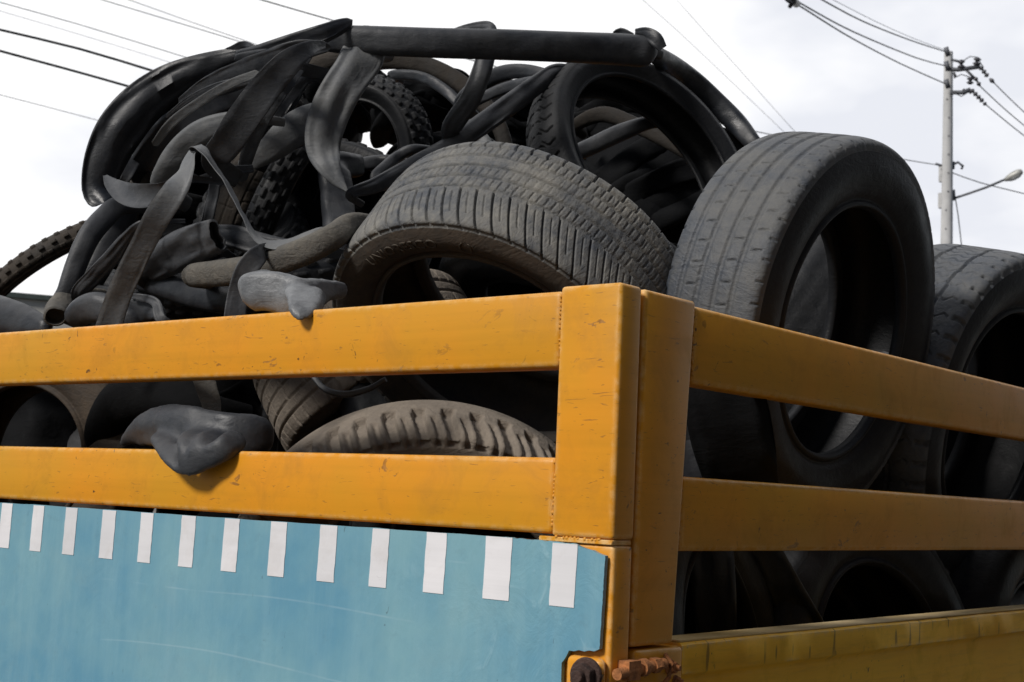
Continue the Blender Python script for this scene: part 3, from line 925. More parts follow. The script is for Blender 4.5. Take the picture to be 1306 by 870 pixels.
# --- dark tyres deep in the bed: individual things sharing one mesh
fill_src = make_tyre('car_tyre', 0.31, 0.20, 0.195, 'worn', M['tyre_black'], M['side_black'], 220, 26, 0.005, seed=13)
moto_src = make_tyre('motorcycle_tyre', 0.27, 0.10, 0.20, 'knobby', M['tyre_black'], M['side_black'], 300, 30, 0.007, rnd=True, seed=14)
fills = [
    # car tyres: centre, axis, label
    (0, (-1.15, 1.80, 1.33), (0.95, 0.25, 0.15), 'dark tyre under the lower side rail, nearest the corner post'),
    (0, (-1.14, 2.36, 1.30), (0.97, -0.15, 0.2), 'dark tyre under the lower side rail, below the large upright tyre'),
    (0, (-1.15, 2.98, 1.28), (0.98, 0.1, -0.1), 'dark tyre under the lower side rail at the right edge of the photo'),
    (0, (-1.20, 3.65, 1.36), (0.95, 0.1, 0.2), 'dark tyre far forward in the bed behind the side rails'),
    (0, (-1.62, 1.84, 1.24), (0.2, 0.3, 0.95), 'dark tyre lying flat on the bed floor behind the middle of the tailgate'),
    (0, (-2.22, 1.80, 1.25), (0.15, 0.25, 0.95), 'dark tyre lying flat on the bed floor behind the left of the tailgate'),
    (0, (-1.62, 2.30, 1.55), (0.2, 0.9, 0.2), 'black tyre standing behind the lugged truck tyre in the rear slot'),
    (0, (-2.08, 2.02, 1.62), (0.35, 0.9, 0.1), 'black tyre standing behind the drooping tube in the rear slot'),
    (0, (-1.50, 2.75, 1.95), (0.6, 0.5, -0.5), 'black tyre inside the heap, seen behind the gap between the two big tyres'),
    (0, (-1.60, 3.25, 1.75), (0.9, 0.3, 0.1), 'black tyre behind the two upright tyres on the right'),
    (0, (-3.06, 2.24, 1.56), (0.9, 0.4, 0.1), 'black tyre behind the hole of the brown-grey tyre at the far left slot'),
    (0, (-2.76, 2.60, 1.55), (0.9, 0.3, -0.1), 'black tyre against the far side frame, behind the left slot'),
    (0, (-2.50, 2.45, 1.52), (0.3, 0.9, 0.1), 'black tyre standing between the two at the far side of the bed'),
    (0, (-1.75, 2.35, 2.00), (0.2, 0.5, 0.9), 'black tyre lying inside the heap behind the leaning grey tyre'),
]
GRP = 'dark tyres deep in the load'
first = {}
def put_fill(kind, c, n, label, cat='tyre'):
    src = fill_src if kind == 0 else moto_src
    if kind not in first:
        o = src; first[kind] = 1
    else:
        o = src.copy(); COL.objects.link(o)
    place(o, c, n, random.random() * 6)
    return tag(o, label, cat, GRP)
for k, c, n, lab in fills: put_fill(k, c, n, lab)
mf = [
    ((245, 320, 0.55), (0.2, -0.5, 0.8), 'black knobby tyre behind the thin looping strap'),
    ((350, 345, 0.50), (0.1, -0.3, 0.9), 'black knobby tyre under the dusty tube above the rear rail'),
    ((262, 385, 0.50), (0.1, -0.2, 0.95), 'black knobby tyre low behind the pale strap at the left of the rail'),
    ((400, 300, 0.70), (0.5, -0.6, 0.4), 'black knobby tyre behind the left end of the leaning grey tyre'),
]
for (u, v, dy), n, lab in mf: put_fill(1, P(u, v, y=1.4 + dy), n, lab)

# ------------------------------------------------------------------ inner tubes and straps
def catmull(pts, step):
    P_ = np.array(pts, float)
    P_ = np.vstack([2 * P_[0] - P_[1], P_, 2 * P_[-1] - P_[-2]])
    out = []
    for i in range(1, len(P_) - 2):
        L = np.linalg.norm(P_[i + 1, :3] - P_[i, :3])
        n = max(2, int(L / step))
        for k in range(n):
            t = k / n
            a, b, c, d = P_[i - 1], P_[i], P_[i + 1], P_[i + 2]
            out.append(.5 * (2 * b + (c - a) * t + (2 * a - 5 * b + 4 * c - d) * t * t + (3 * b - a - 3 * c + d) * t ** 3))
    out.append(P_[-2])
    return np.array(out)

def strap_vf(path, flat=0.22, fold=0.0, curl=0.0, bead=0.5, wrinkle=0.0025, step=0.007, n=36, seed=0, ends=('flat', 'flat'), side=False, world=None, crease=None):
    """path: (u, v, y offset behind the rear frame, width in px, roll in degrees)"""
    ctrl = []
    for q in path:
        u, v, dy, w = q[:4]
        roll = q[4] if len(q) > 4 else 0
        fl = q[5] if len(q) > 5 else flat
        p = P(u, v, x=X0 - TH - dy) if side else P(u, v, y=1.40 + dy)
        D = np.linalg.norm(p - EYE)
        ctrl.append([*p, w * .5 * D / FPX, roll, fl])
    if not side and world is None:      # free ends tuck away into the heap
        for e_, (i0, i1) in zip(ends, ((0, 1), (-1, -2))):
            if e_ == 'flat' and ctrl[i0][3] > .004:
                q = [2 * a - b for a, b in zip(ctrl[i0], ctrl[i1])]
                L_ = max(.01, math.dist(ctrl[i0][:3], ctrl[i1][:3])); q = [a + (c - a) * min(.6, .03 / L_) for a, c in zip(ctrl[i0], q)]
                q[1] += .07; q[3] = ctrl[i0][3] * .7; q[4], q[5] = ctrl[i0][4], ctrl[i0][5]
                if i0 == 0: ctrl.insert(0, q)
                else: ctrl.append(q)
    if world is not None: ctrl = world
    C = catmull(ctrl, step)
    N = len(C)
    V = []
    arc = 0.0
    cz = crease if crease is not None else (.08 if flat < .17 else (.27 if flat < .45 else (.10 if flat < .65 else 0)))
    for i in range(N):
        if i: arc += float(np.linalg.norm(C[i, :3] - C[i - 1, :3]))
        p = Vector(C[i, :3])
        t = Vector(C[min(i + 1, N - 1), :3] - C[max(i - 1, 0), :3]).normalized()
        e = (Vector(EYE) - p)
        nn = (e - t * e.dot(t)).normalized()
        s = t.cross(nn).normalized()
        r = math.radians(C[i, 4])
        s2 = s * math.cos(r) + nn * math.sin(r)
        n2 = nn * math.cos(r) - s * math.sin(r)
        hw = max(1e-4, C[i, 3]); fl = max(.05, C[i, 5])
        k0 = 1.0
        for e_, ii in ((ends[0], i), (ends[1], N - 1 - i)):
            if e_ == 'round':
                dd = ii * step / (hw * .8)
                if dd < 1: k0 = min(k0, math.sqrt(max(0.02, 1 - (1 - dd) ** 2)))
        for k in range(n):
            a = 2 * math.pi * k / n
            ca, sa = math.cos(a), math.sin(a)
            ex = 0.5 if fl < .3 else 0.75
            x = math.copysign(abs(ca) ** ex, ca)
            z = math.copysign(abs(sa) ** .9, sa)
            thick = fl * (1 - bead * (1 - x * x) * (1 if fl < .5 else 0))
            zz = z * thick - curl * x * x - fold * abs(x)
            if cz and abs(sa) > .02:
                q_ = x * 1.7
                cr_ = noise.noise(Vector((q_, arc * 5.5, seed * 1.7))) * .6 + (0.5 - abs(noise.noise(Vector((q_ * 1.6 + 7, arc * 9, seed + 3.1))))) * .8 - .3
                zz += cz * cr_
            wv = wrinkle * (1.3 * noise.noise(p * 9 + s2 * x * .25 + Vector((seed, 4, 0))) + noise.noise(p * 16 + Vector((seed, k * .0, 0)) + s2 * x * .35) + .5 * noise.noise(p * 45 + s2 * x * 1.2 + Vector((0, seed, 0))))
            V.append(p + (s2 * (x * hw) + n2 * (zz * hw)) * k0 + n2 * (wv * (1.0 if hw > .012 else .5)))
    F = []
    for i in range(N - 1):
        for k in range(n):
            F.append((i * n + k, i * n + (k + 1) % n, (i + 1) * n + (k + 1) % n, (i + 1) * n + k))
    # ends: cut ends get a recessed mouth
    for e_, i, dr in ((ends[0], 0, -1), (ends[1], N - 1, 1)):
        ring = [i * n + k for k in range(n)]
        t = Vector(C[min(i + 1, N - 1), :3] - C[max(i - 1, 0), :3]).normalized() * dr
        if e_ == 'open':
            c = sum((Vector(V[q]) for q in ring), Vector()) / n
            b1 = len(V)
            for q in ring: V.append(Vector(V[q]).lerp(c, .16) + t * .001)
            b2 = len(V)
            for q in ring: V.append(Vector(V[q]).lerp(c, .22) - t * .03)
            for (A_, B_) in ((ring, [b1 + k for k in range(n)]), ([b1 + k for k in range(n)], [b2 + k for k in range(n)])):
                for k in range(n):
                    f = (A_[k], A_[(k + 1) % n], B_[(k + 1) % n], B_[k])
                    F.append(f if dr > 0 else f[::-1])
            F.append(tuple(b2 + k for k in range(n)))
        else:
            F.append(tuple(ring) if dr > 0 else tuple(reversed(ring)))
    return V, F


# ------------------------------------------------------------------ added dark core of the heap: near-black lumps and ribbons blocking sky and light
def heap_core():
    rng = random.Random(11)
    blobs = [((-2.00, 2.90, 1.42), (.58, .85, .42)), ((-1.72, 3.35, 1.72), (.45, .55, .42)),
             (tuple(P(312, 222, y=2.25)), (.22, .25, .19)), (tuple(P(275, 330, y=2.15)), (.22, .30, .18)), (tuple(P(390, 300, y=2.3)), (.26, .30, .22)),
             (tuple(P(838, 262, y=3.25)), (.24, .25, .24)), (tuple(P(612, 245, y=2.75)), (.24, .25, .16)), (tuple(P(395, 150, y=2.75)), (.16, .2, .13)), (tuple(P(288, 182, y=2.4)), (.11, .18, .10)), (tuple(P(800, 195, y=3.3)), (.20, .22, .17)), (tuple(P(880, 200, y=3.3)), (.12, .2, .12)), (tuple(P(75, 575, y=2.02)), (.17, .20, .24)), (tuple(P(232, 520, y=2.35)), (.26, .25, .24)),
             (tuple(P(656, 165, y=3.0)), (.11, .15, .12)), (tuple(P(560, 330, y=2.7)), (.18, .15, .15)), (tuple(P(752, 160, y=3.3)), (.13, .15, .13)), (tuple(P(1300, 570, y=3.6)), (.30, .3, .32)), ((-2.55, 2.75, 1.40), (.38, .75, .38)), (tuple(P(545, 150, y=2.9)), (.14, .2, .13)), (tuple(P(430, 120, y=2.9)), (.14, .2, .12))]
    bm = bmesh.new()
    for c, r in blobs:
        bmesh.ops.create_icosphere(bm, subdivisions=4, radius=1, matrix=Matrix.Translation(c) @ Matrix.Diagonal((*r, 1)))
    for v in bm.verts:
        p = v.co
        w = abs(noise.noise(p * 5)) * .06 + abs(noise.noise(Vector((p.x * 9, p.y * 9, p.z * 22)))) * .03
        v.co -= v.normal * w
    V = [v.co.copy() for v in bm.verts]; bm.verts.index_update()
    F = [tuple(v.index for v in f.verts) for f in bm.faces]
    bm.free()
    parts = [(V, F)]
    for c, r in blobs:
        for k in range(0 if (r[0] == .17) else 9):
            a0 = rng.uniform(0, 6.28); sp = rng.uniform(1.2, 2.6); tilt = rng.uniform(-.9, .9); w = rng.uniform(.022, .042)
            ctrl = []
            for q in range(7):
                a = a0 + sp * q / 6
                d = Vector((math.cos(a) * math.cos(tilt), math.sin(a) * math.cos(tilt * .6), math.sin(tilt) * .6 + .5 * math.sin(a * 1.3 + k)))
                d.normalize()
                p = Vector((c[0] + d.x * r[0], c[1] + d.y * r[1], c[2] + d.z * r[2]))
                ctrl.append([*p, w, rng.uniform(-30, 30), rng.uniform(.15, .6)])
            parts.append(strap_vf([], world=ctrl, seed=k * 2.2, step=.008, n=14, ends=('round', 'round')))
    o = mesh_obj('added_dark_core', *join_meshes(parts), M['tube_black'], autosmooth=70)
    tag(o, 'black tangle of tubes added inside the heap to block sky and light', 'tangled tubes', kind='stuff')
heap_core()

SEED = [0]
def strap(name, mat, label, path, cat='inner tube', group='tubes and straps heaped on the load', **k):
    SEED[0] += 1
    V, F = strap_vf(path, seed=SEED[0] * 3.7, **k)
    o = mesh_obj(name, V, F, M[mat], autosmooth=75)
    # origin at the thing itself
    c = sum((Vector(v) for v in V), Vector()) / len(V)
    o.data.transform(Matrix.Translation(-c)); o.location = c
    return tag(o, label, cat, group)

T, S = 'inner_tube', 'rubber_strap'
# upper left drapes
strap(T, 'tube_dark', 'broad black flattened tube draped over the top left corner of the heap, creased lengthwise',
      [(133, 258, .24, 30), (126, 240, .24, 40), (134, 205, .24, 50), (152, 168, .25, 56), (180, 134, .28, 54), (215, 108, .32, 48), (256, 88, .36, 36), (298, 74, .4, 24), (340, 68, .42, 18)],
      fold=.6, flat=.15, ends=('round', 'flat'), curl=-.12, crease=.34)
strap(T, 'tube_dark', 'black band rising from the heap to the highest left peak beside the long tube',
      [(450, 25, .46, 7), (438, 32, .44, 18), (410, 44, .40, 24), (375, 56, .38, 26), (335, 68, .36, 24), (300, 74, .36, 16)], flat=.25, fold=.15, ends=('round', 'round'))
strap(S, 'tube_dark', 'small pointed black flap sticking up on the skyline at the upper left',
      [(284, 72, .40, 8), (300, 63, .40, 12), (312, 57, .40, 9), (330, 63, .40, 6)], cat='strap', flat=.3)
strap(T, 'tube_mid', 'grey-sheened flattened tube just under the skyline, left of the long tube',
      [(422, 60, .34, 10), (385, 64, .30, 26), (345, 80, .30, 34), (305, 96, .30, 34), (264, 113, .30, 26), (228, 132, .30, 10)], flat=.2, curl=-.2, fold=.1, ends=('round', 'round'))
strap(T, 'tube_dark', 'wide black flattened tube running down left below the grey-sheened one',
      [(372, 88, .36, 20), (335, 102, .36, 32), (295, 118, .36, 38), (252, 142, .36, 42), (216, 168, .36, 42), (192, 195, .36, 36), (178, 222, .38, 26)], flat=.18, curl=.15)
strap(T, 'tube_dark', 'black flattened tube in the shade left of the chalky arched tube',
      [(330, 130, .50, 26), (285, 150, .48, 34), (240, 180, .46, 38), (205, 215, .46, 36), (180, 240, .5, 24)], flat=.3)
strap(T, 'tube_mid', 'flat dark band with raised edges crossing diagonally down the middle of the upper heap',
      [(416, 57, .30, 8), (396, 61, .24, 18), (368, 80, .20, 32), (338, 113, .19, 38), (312, 148, .18, 40), (290, 182, .18, 38), (274, 208, .20, 32)], flat=.12, bead=.75, fold=-.06, ends=('round', 'flat'))
strap(T, 'tube_grey', 'chalky grey arched tube left of the diagonal flat band',
      [(312, 150, .30, 16), (285, 158, .29, 28), (256, 170, .28, 32), (232, 190, .28, 32), (216, 214, .28, 32), (208, 240, .30, 28)], flat=.5)
strap(T, 'tube_brown', 'short brown dusty tube standing next to the sky gap at the left of the heap',
      [(196, 208, .42, 22), (182, 228, .40, 24), (170, 255, .40, 22), (164, 285, .40, 20), (162, 305, .40, 20)], flat=.6)
strap(S, 'tube_mid', 'cupped strap curling up at both ends above the long pale strap',
      [(134, 224, .13, 5, 20), (144, 236, .12, 18, 15), (160, 247, .11, 27, 8), (182, 250, .10, 30, 5), (206, 246, .10, 26, 5), (226, 236, .10, 18, 5), (240, 228, .12, 10)], cat='strap', flat=.10, curl=-.35, bead=.4)
strap(S, 'tube_grey', 'long pale grey strap rising from the rear rail and looping over in a thin arch',
      [(128, 448, .05, 31), (139, 416, .05, 31), (152, 376, .05, 30), (168, 340, .05, 30), (185, 306, .05, 30), (203, 273, .05, 32, 0), (221, 246, .06, 31, 12), (233, 222, .08, 30, 50), (240, 200, .10, 30, 76),
       (250, 188, .11, 30, 82), (264, 196, .11, 28, 80), (282, 221, .11, 26, 78), (300, 252, .11, 26, 76), (313, 279, .11, 26, 74), (326, 301, .11, 26, 70), (343, 311, .11, 26, 68), (370, 311, .12, 26, 55), (400, 303, .14, 24, 30), (420, 300, .16, 20)],
      cat='strap', flat=.09, bead=.6, ends=('cut', 'flat'))
strap(T, 'tube_grey', 'chalky banana-shaped tube hanging to a point below the left end of the long tube',
      [(468, 58, .50, 50), (462, 72, .48, 54), (450, 92, .46, 50), (436, 113, .44, 50), (423, 138, .43, 50), (414, 165, .42, 48), (412, 190, .42, 42), (419, 211, .42, 31), (430, 229, .43, 18), (442, 243, .44, 4)], flat=.34, bead=.3, fold=.12, wrinkle=.004)
strap(T, 'tube_mid', 'long straight black tube lying level across the very top of the heap',
      [(413, 49, .46, 30), (430, 50, .46, 34), (480, 52, .50, 36), (560, 55, .58, 37), (640, 57, .68, 38), (720, 60, .80, 38), (790, 63, .93, 39), (822, 66, .98, 38), (838, 68, 1.0, 30)], flat=.72, wrinkle=.003, ends=('round', 'round'))
strap(S, 'tube_dark', 'folded black flap on the right end of the long top tube',
      [(810, 44, .97, 14), (824, 43, .96, 16), (836, 50, .96, 18), (845, 62, .97, 12)], cat='strap', flat=.2, fold=.3, ends=('cut', 'cut'))
strap(S, 'tube_dark', 'tiny black flap peeking over the long top tube near its right end',
      [(784, 44, 1.0, 8), (792, 40, 1.0, 9), (808, 45, 1.0, 5)], cat='strap', flat=.3, ends=('cut', 'cut'))
strap(T, 'tube_mid', 'black tube looping over the middle of the long top tube and hanging down behind it',
      [(560, 52, .74, 8), (584, 42, .74, 14), (610, 36, .74, 16), (625, 37, .73, 16), (623, 56, .72, 22), (614, 92, .70, 25), (599, 128, .69, 26), (575, 168, .69, 25)], flat=.35, fold=.2)
strap(S, 'tube_mid', 'long flat strap slanting from the big thin tyre to the banana-shaped tube tip',
      [(712, 90, .95, 18), (690, 104, .9, 24), (655, 130, .84, 27), (610, 162, .76, 27), (565, 192, .68, 26), (520, 216, .60, 24), (480, 236, .52, 20), (446, 248, .46, 12)], cat='strap', flat=.28, fold=.35, bead=.2)
strap(T, 'tube_dark', 'black tube arching against the sky just left of the big thin tyre',
      [(588, 132, 1.0, 18), (612, 108, 1.0, 20), (640, 94, 1.0, 20), (670, 91, 1.0, 18), (702, 98, 1.0, 16)], flat=.6)
strap(T, 'tube_mid', 'thin grey tube under the arch left of the big thin tyre',
      [(600, 136, .98, 12), (630, 118, .98, 14), (662, 108, .98, 15), (700, 104, .96, 15)], flat=.5)
strap(T, 'tube_umber', 'brownish ring-shaped tube arching behind the small scooter tyre',
      [(450, 90, 1.15, 20), (485, 78, 1.15, 22), (530, 80, 1.15, 22), (572, 96, 1.15, 22), (606, 122, 1.15, 22), (632, 152, 1.15, 20), (645, 190, 1.15, 20), (646, 225, 1.15, 20)], flat=.7)
strap(T, 'tube_dark', 'inner dark ring tube nested under the brownish ring',
      [(500, 96, 1.12, 12), (535, 98, 1.12, 14), (566, 114, 1.12, 14), (592, 140, 1.12, 14), (610, 172, 1.12, 14)], flat=.7)
strap(T, 'tube_grey', 'short pale tube end between the diagonal strap and the big thin tyre',
      [(600, 160, .92, 14), (618, 180, .92, 16), (628, 205, .92, 16)], flat=.5)
strap(T, 'tube_mid', 'thin tube curving up inside the lower right of the scooter tyre',
      [(478, 228, .62, 12), (492, 212, .66, 14), (510, 198, .7, 14), (530, 190, .72, 12)], flat=.8)
strap(T, 'tube_dark', 'short level black tube across the sky gap below the scooter tyre',
      [(436, 212, .72, 16), (460, 210, .72, 18), (495, 206, .72, 17)], flat=.8)
# between the arch and the banana
strap(S, 'tube_mid', 'narrow grey band draped from the long tube down over the dark knobby tyre',
      [(398, 62, .40, 12), (376, 92, .36, 18), (352, 124, .33, 20), (330, 160, .33, 20), (316, 196, .34, 18), (308, 232, .36, 12)], cat='strap', flat=.14, bead=.6, ends=('round', 'round'))
strap(S, 'tube_grey', 'thin pale strap sloping down left across the black bands at the upper left',
      [(330, 92, .28, 8), (292, 108, .275, 11), (252, 132, .275, 12), (218, 158, .28, 12), (196, 186, .30, 9)], cat='strap', flat=.16, ends=('round', 'round'))
strap(S, 'tube_mid', 'crooked dark strap end hanging beside the tip of the left drape',
      [(176, 200, .36, 14), (166, 214, .34, 16), (160, 228, .33, 12), (152, 236, .33, 8)], cat='strap', flat=.16, ends=('round', 'cut'))
strap(T, 'tube_dark', 'black ribbon folded over the skyline between the left drape and the long tube',
      [(300, 78, .30, 16), (330, 72, .30, 18), (362, 70, .30, 18), (392, 60, .31, 12)], flat=.2, fold=.2, ends=('round', 'round'))
strap(S, 'tube_mid', 'thin grey-edged ribbon lying between the two widest upper left bands',
      [(212, 150, .30, 6), (240, 128, .29, 8), (275, 110, .29, 8), (312, 101, .29, 8), (352, 92, .29, 5)], cat='strap', flat=.35, ends=('round', 'round'))
strap(T, 'tube_dark', 'black crumpled band under the diagonal flat band, against the saddle-shaped fold',
      [(392, 98, .50, 18), (370, 122, .48, 26), (350, 150, .46, 30), (334, 178, .46, 26), (320, 200, .48, 18)], flat=.25, fold=.3)
strap(T, 'tube_dark', 'limp black tube hanging behind the cupped strap',
      [(196, 196, .48, 26), (180, 220, .46, 30), (160, 238, .44, 26), (146, 262, .44, 22)], flat=.3, fold=.2)
strap(T, 'tube_grey', 'saddle-shaped grey fold left of the banana-shaped tube',
      [(424, 150, .56, 36, 10), (398, 154, .50, 42, 5), (372, 168, .45, 42), (347, 189, .42, 34), (324, 205, .42, 22), (304, 212, .44, 12)], flat=.16, ends=('round', 'round'), fold=-.2, curl=.4)
strap(T, 'tube_brown', 'dusty brown bend of tube just under the left end of the long top tube',
      [(360, 118, .60, 20), (380, 96, .58, 24), (405, 82, .56, 26), (435, 76, .58, 22)], flat=.6)
strap(S, 'tube_mid', 'short grey strap hanging straight down under the diagonal flat band',
      [(281, 222, .24, 14), (272, 250, .24, 14), (266, 276, .24, 15), (263, 305, .26, 14)], cat='strap', flat=.25)
strap(T, 'tube_dark', 'thick dark tube standing upright under the tip of the banana-shaped tube',
      [(428, 215, .56, 40), (430, 245, .54, 42), (432, 275, .52, 42), (438, 310, .50, 40)], flat=.6)
# lower left
strap(T, 'tube_mid', 'wide tube with an open cut mouth in the middle of the lower heap',
      [(186, 352, .22, 30), (205, 334, .19, 44), (232, 319, .16, 50), (258, 308, .14, 48), (276, 301, .12, 44)], flat=.42, bead=.1, ends=('flat', 'open'))
strap(T, 'tube_dark', 'black flattened tube running right from the open cut mouth',
      [(272, 297, .19, 18), (300, 302, .19, 30), (330, 311, .20, 30), (360, 316, .21, 24), (395, 318, .24, 18)], flat=.25)
strap(T, 'tube_dusty', 'dust-covered sagging tube leading to the leaning grey tyre',
      [(246, 352, .14, 28), (275, 349, .13, 33), (315, 344, .12, 35), (355, 333, .12, 35), (395, 318, .13, 35), (425, 302, .16, 33), (452, 286, .24, 30)], flat=.8)
strap(T, 'tube_mid', 'grey strap draped over the dusty tube and down to the rail',
      [(350, 318, .15, 14, 30), (332, 324, .08, 24, 10), (316, 342, .06, 28), (306, 368, .055, 27), (300, 400, .05, 27), (298, 435, .05, 27)], flat=.15, ends=('flat', 'cut'))
strap(T, 'tube_dark', 'black sagging tube low behind the strap draped on the dusty tube',
      [(180, 352, .26, 34), (215, 364, .24, 36), (260, 378, .22, 36), (305, 384, .22, 34), (345, 380, .24, 30)], flat=.8)
strap(T, 'tube_mid', 'smooth grey tube standing in front of the bicycle tyre at the left end',
      [(76, 396, .12, 20), (86, 370, .12, 24), (98, 336, .13, 26), (113, 303, .15, 27), (132, 279, .19, 27), (155, 262, .25, 24)], flat=.7)
strap(T, 'tube_dark', 'black tube right behind the smooth grey tube at the left end',
      [(165, 255, .32, 34), (150, 290, .30, 36), (133, 326, .28, 34), (114, 362, .26, 30), (96, 400, .26, 26)], flat=.7)
strap(S, 'tube_mid', 'narrow dark strap running alongside the lower part of the long pale strap',
      [(184, 284, .10, 8), (162, 303, .10, 15), (142, 329, .10, 20), (120, 353, .10, 21), (100, 378, .10, 18)], cat='strap', flat=.3, fold=.2)
strap(T, 'tube_mid', 'bulging tube resting on the rail left of the long pale strap',
      [(90, 414, .08, 26), (104, 398, .08, 34), (124, 392, .08, 38), (148, 398, .09, 34), (168, 408, .1, 24)], flat=.7, ends=('round', 'flat'))
strap(T, 'tube_dusty', 'knotted tube end with a small round mouth resting on the rail at the left',
      [(88, 376, .14, 22), (80, 386, .11, 28), (74, 396, .08, 31), (71, 403, .055, 27)], flat=.9, ends=('flat', 'open'))
strap(T, 'tube_dark', 'black limp tube on the rail right of the long pale strap',
      [(152, 412, .12, 30), (168, 398, .11, 36), (186, 394, .11, 34), (202, 400, .11, 20), (212, 414, .11, 10)], flat=.5)
strap(S, 'tube_mid', 'thin bent strap end touching the rail right of the black limp tube',
      [(168, 378, .09, 6), (184, 380, .09, 9), (199, 387, .09, 12), (209, 410, .09, 13)], cat='strap', flat=.2)
strap(T, 'tube_dark', 'big blue-black tube lying on the rail at the far left edge',
      [(-60, 404, .16, 54), (-20, 402, .15, 54), (12, 406, .14, 46), (38, 412, .13, 36), (62, 420, .12, 22)], flat=.7, ends=('flat', 'round'))
# inside and behind the big thin tyre
strap(T, 'tube_mid', 'dark tube crossing inside the big thin motorcycle tyre',
      [(722, 204, 1.2, 20), (760, 184, 1.25, 22), (795, 168, 1.3, 22), (832, 156, 1.35, 16)], flat=.8)
strap(T, 'tube_umber', 'brown tube sloping down right inside the big thin motorcycle tyre',
      [(735, 160, 1.5, 16), (768, 146, 1.5, 20), (806, 158, 1.5, 20), (850, 180, 1.5, 18), (895, 206, 1.5, 16)], flat=.8)
strap(T, 'tube_dark', 'black tube following the right rim of the big thin tyre to the large upright tyre',
      [(824, 62, 1.1, 18), (854, 82, 1.3, 26), (884, 105, 1.42, 28), (912, 131, 1.48, 28), (940, 158, 1.5, 26), (966, 188, 1.5, 20)], flat=.7)
# slot contents
strap(T, 'tube_black', 'dark tube bulging in the rear slot above the drooping tube',
      [(130, 560, .22, 40), (150, 520, .2, 56), (185, 503, .18, 64), (225, 505, .18, 60), (262, 520, .2, 40)], flat=.7)
strap(S, 'tube_dusty', 'pale dusty strap hanging in the rear slot above the drooping tube',
      [(258, 466, .10, 26), (262, 490, .10, 26), (269, 512, .10, 24), (276, 535, .10, 22)], cat='strap', flat=.15)
strap(S, 'tube_dark', 'thin black strip sagging over the brick-cut tyre in the rear slot',
      [(398, 478, .12, 7), (414, 496, .12, 8), (440, 503, .12, 9), (470, 496, .12, 8), (492, 484, .12, 7)], cat='strap', flat=.5, ends=('cut', 'cut'))
# under the side rails
GS = 'tubes behind the side rails'
strap(T, 'tube_black', 'wide black flattened tube added as shade between the corner post and the large upright tyre',
      [(905, 420, .05, 70), (918, 480, .035, 96), (932, 550, .035, 104), (946, 620, .05, 90), (950, 700, .08, 70)], flat=.22, group=GS, side=True)  # added near-black tube standing in for shade on the tread behind
strap(T, 'tube_dark', 'black flattened tube hanging behind the lower side rail next to the corner post',
      [(890, 560, .10, 50), (900, 640, .09, 56), (908, 720, .09, 56), (914, 800, .10, 50), (916, 900, .12, 40)], flat=.2, group=GS, side=True)
strap(T, 'tube_dark', 'black flattened tube slanting behind the lower side rail, right of the hanging one',
      [(940, 600, .14, 36), (965, 680, .12, 40), (1000, 750, .12, 44), (1040, 820, .12, 44), (1090, 900, .14, 30)], flat=.2, group=GS, side=True)
strap(T, 'tube_dark', 'dark tube resting inside the yellow drop side at the right edge',
      [(1140, 830, .09, 30), (1200, 808, .08, 44), (1260, 786, .08, 50), (1340, 752, .09, 56), (1420, 730, .1, 50)], flat=.6, group=GS, side=True)

# slumped tube lobes: swept bodies fused into one skin
def lobes(name, mat, label, paths, voxel=0.004, grp='tubes slumped over the rear rails', smooth=6):
    parts = [strap_vf(p, seed=5.1 + i, ends=('round', 'round'), bead=0, step=.006, wrinkle=.003, flat=fl) for i, (p, fl) in enumerate(paths)]
    V, F = join_meshes(parts)
    o = mesh_obj(name, V, F, M[mat])
    md = o.modifiers.new('r', 'REMESH'); md.mode = 'VOXEL'; md.voxel_size = voxel; md.use_smooth_shade = True
    sm = o.modifiers.new('s', 'SMOOTH'); sm.iterations = smooth; sm.factor = .6
    dg = bpy.context.evaluated_depsgraph_get()
    me = bpy.data.meshes.new_from_object(o.evaluated_get(dg))
    o.modifiers.clear(); o.data = me
    me.name = name
    for v in me.vertices:
        w = noise.noise(v.co * 14) * .002 + (.4 - abs(noise.noise(Vector((v.co.x * 30, v.co.y * 30, v.co.z * 12))))) * .0028
        v.co += v.normal * w
    c = sum((v.co for v in me.vertices), Vector()) / len(me.vertices)
    me.transform(Matrix.Translation(-c)); o.location = c
    return tag(o, label, 'inner tube', grp)
lobes(T, 'tube_silver', 'silvery scuffed stub of tube flopped over the top rear rail',
      [([(442, 371, .12, 20), (424, 371, .08, 26), (404, 374, .03, 38), (380, 378, -.01, 50), (358, 374, -.02, 54), (338, 372, -.03, 50), (320, 373, -.035, 50), (309, 378, -.03, 40)], .5),
       ([(392, 366, .0, 56), (389, 384, -.035, 50), (386, 398, -.058, 36), (385, 410, -.066, 14)], .28),
       ([(350, 350, .0, 12), (336, 352, -.02, 18), (322, 358, -.035, 16), (312, 372, -.04, 14)], .5)])
lobes(T, 'tube_mid', 'dark grey tube drooping through the rear slot to a point over the lower rail',
      [([(154, 568, .03, 8), (164, 559, .01, 22), (182, 549, -.005, 38), (206, 543, -.02, 52), (240, 547, -.03, 60), (280, 556, -.02, 60), (320, 556, .01, 56), (350, 562, .05, 54)], .42),
       ([(206, 554, -.03, 34), (214, 572, -.066, 32), (226, 592, -.078, 24), (234, 607, -.08, 9)], .45),
       ([(250, 554, -.035, 46), (246, 574, -.07, 44), (239, 594, -.079, 28), (234, 608, -.081, 9)], .45),
       ([(278, 554, -.03, 42), (264, 574, -.07, 42), (248, 592, -.079, 30), (236, 606, -.081, 10)], .45),
       ([(306, 554, -.02, 36), (290, 570, -.062, 34), (264, 585, -.076, 28), (240, 603, -.081, 12)], .45)], smooth=22)

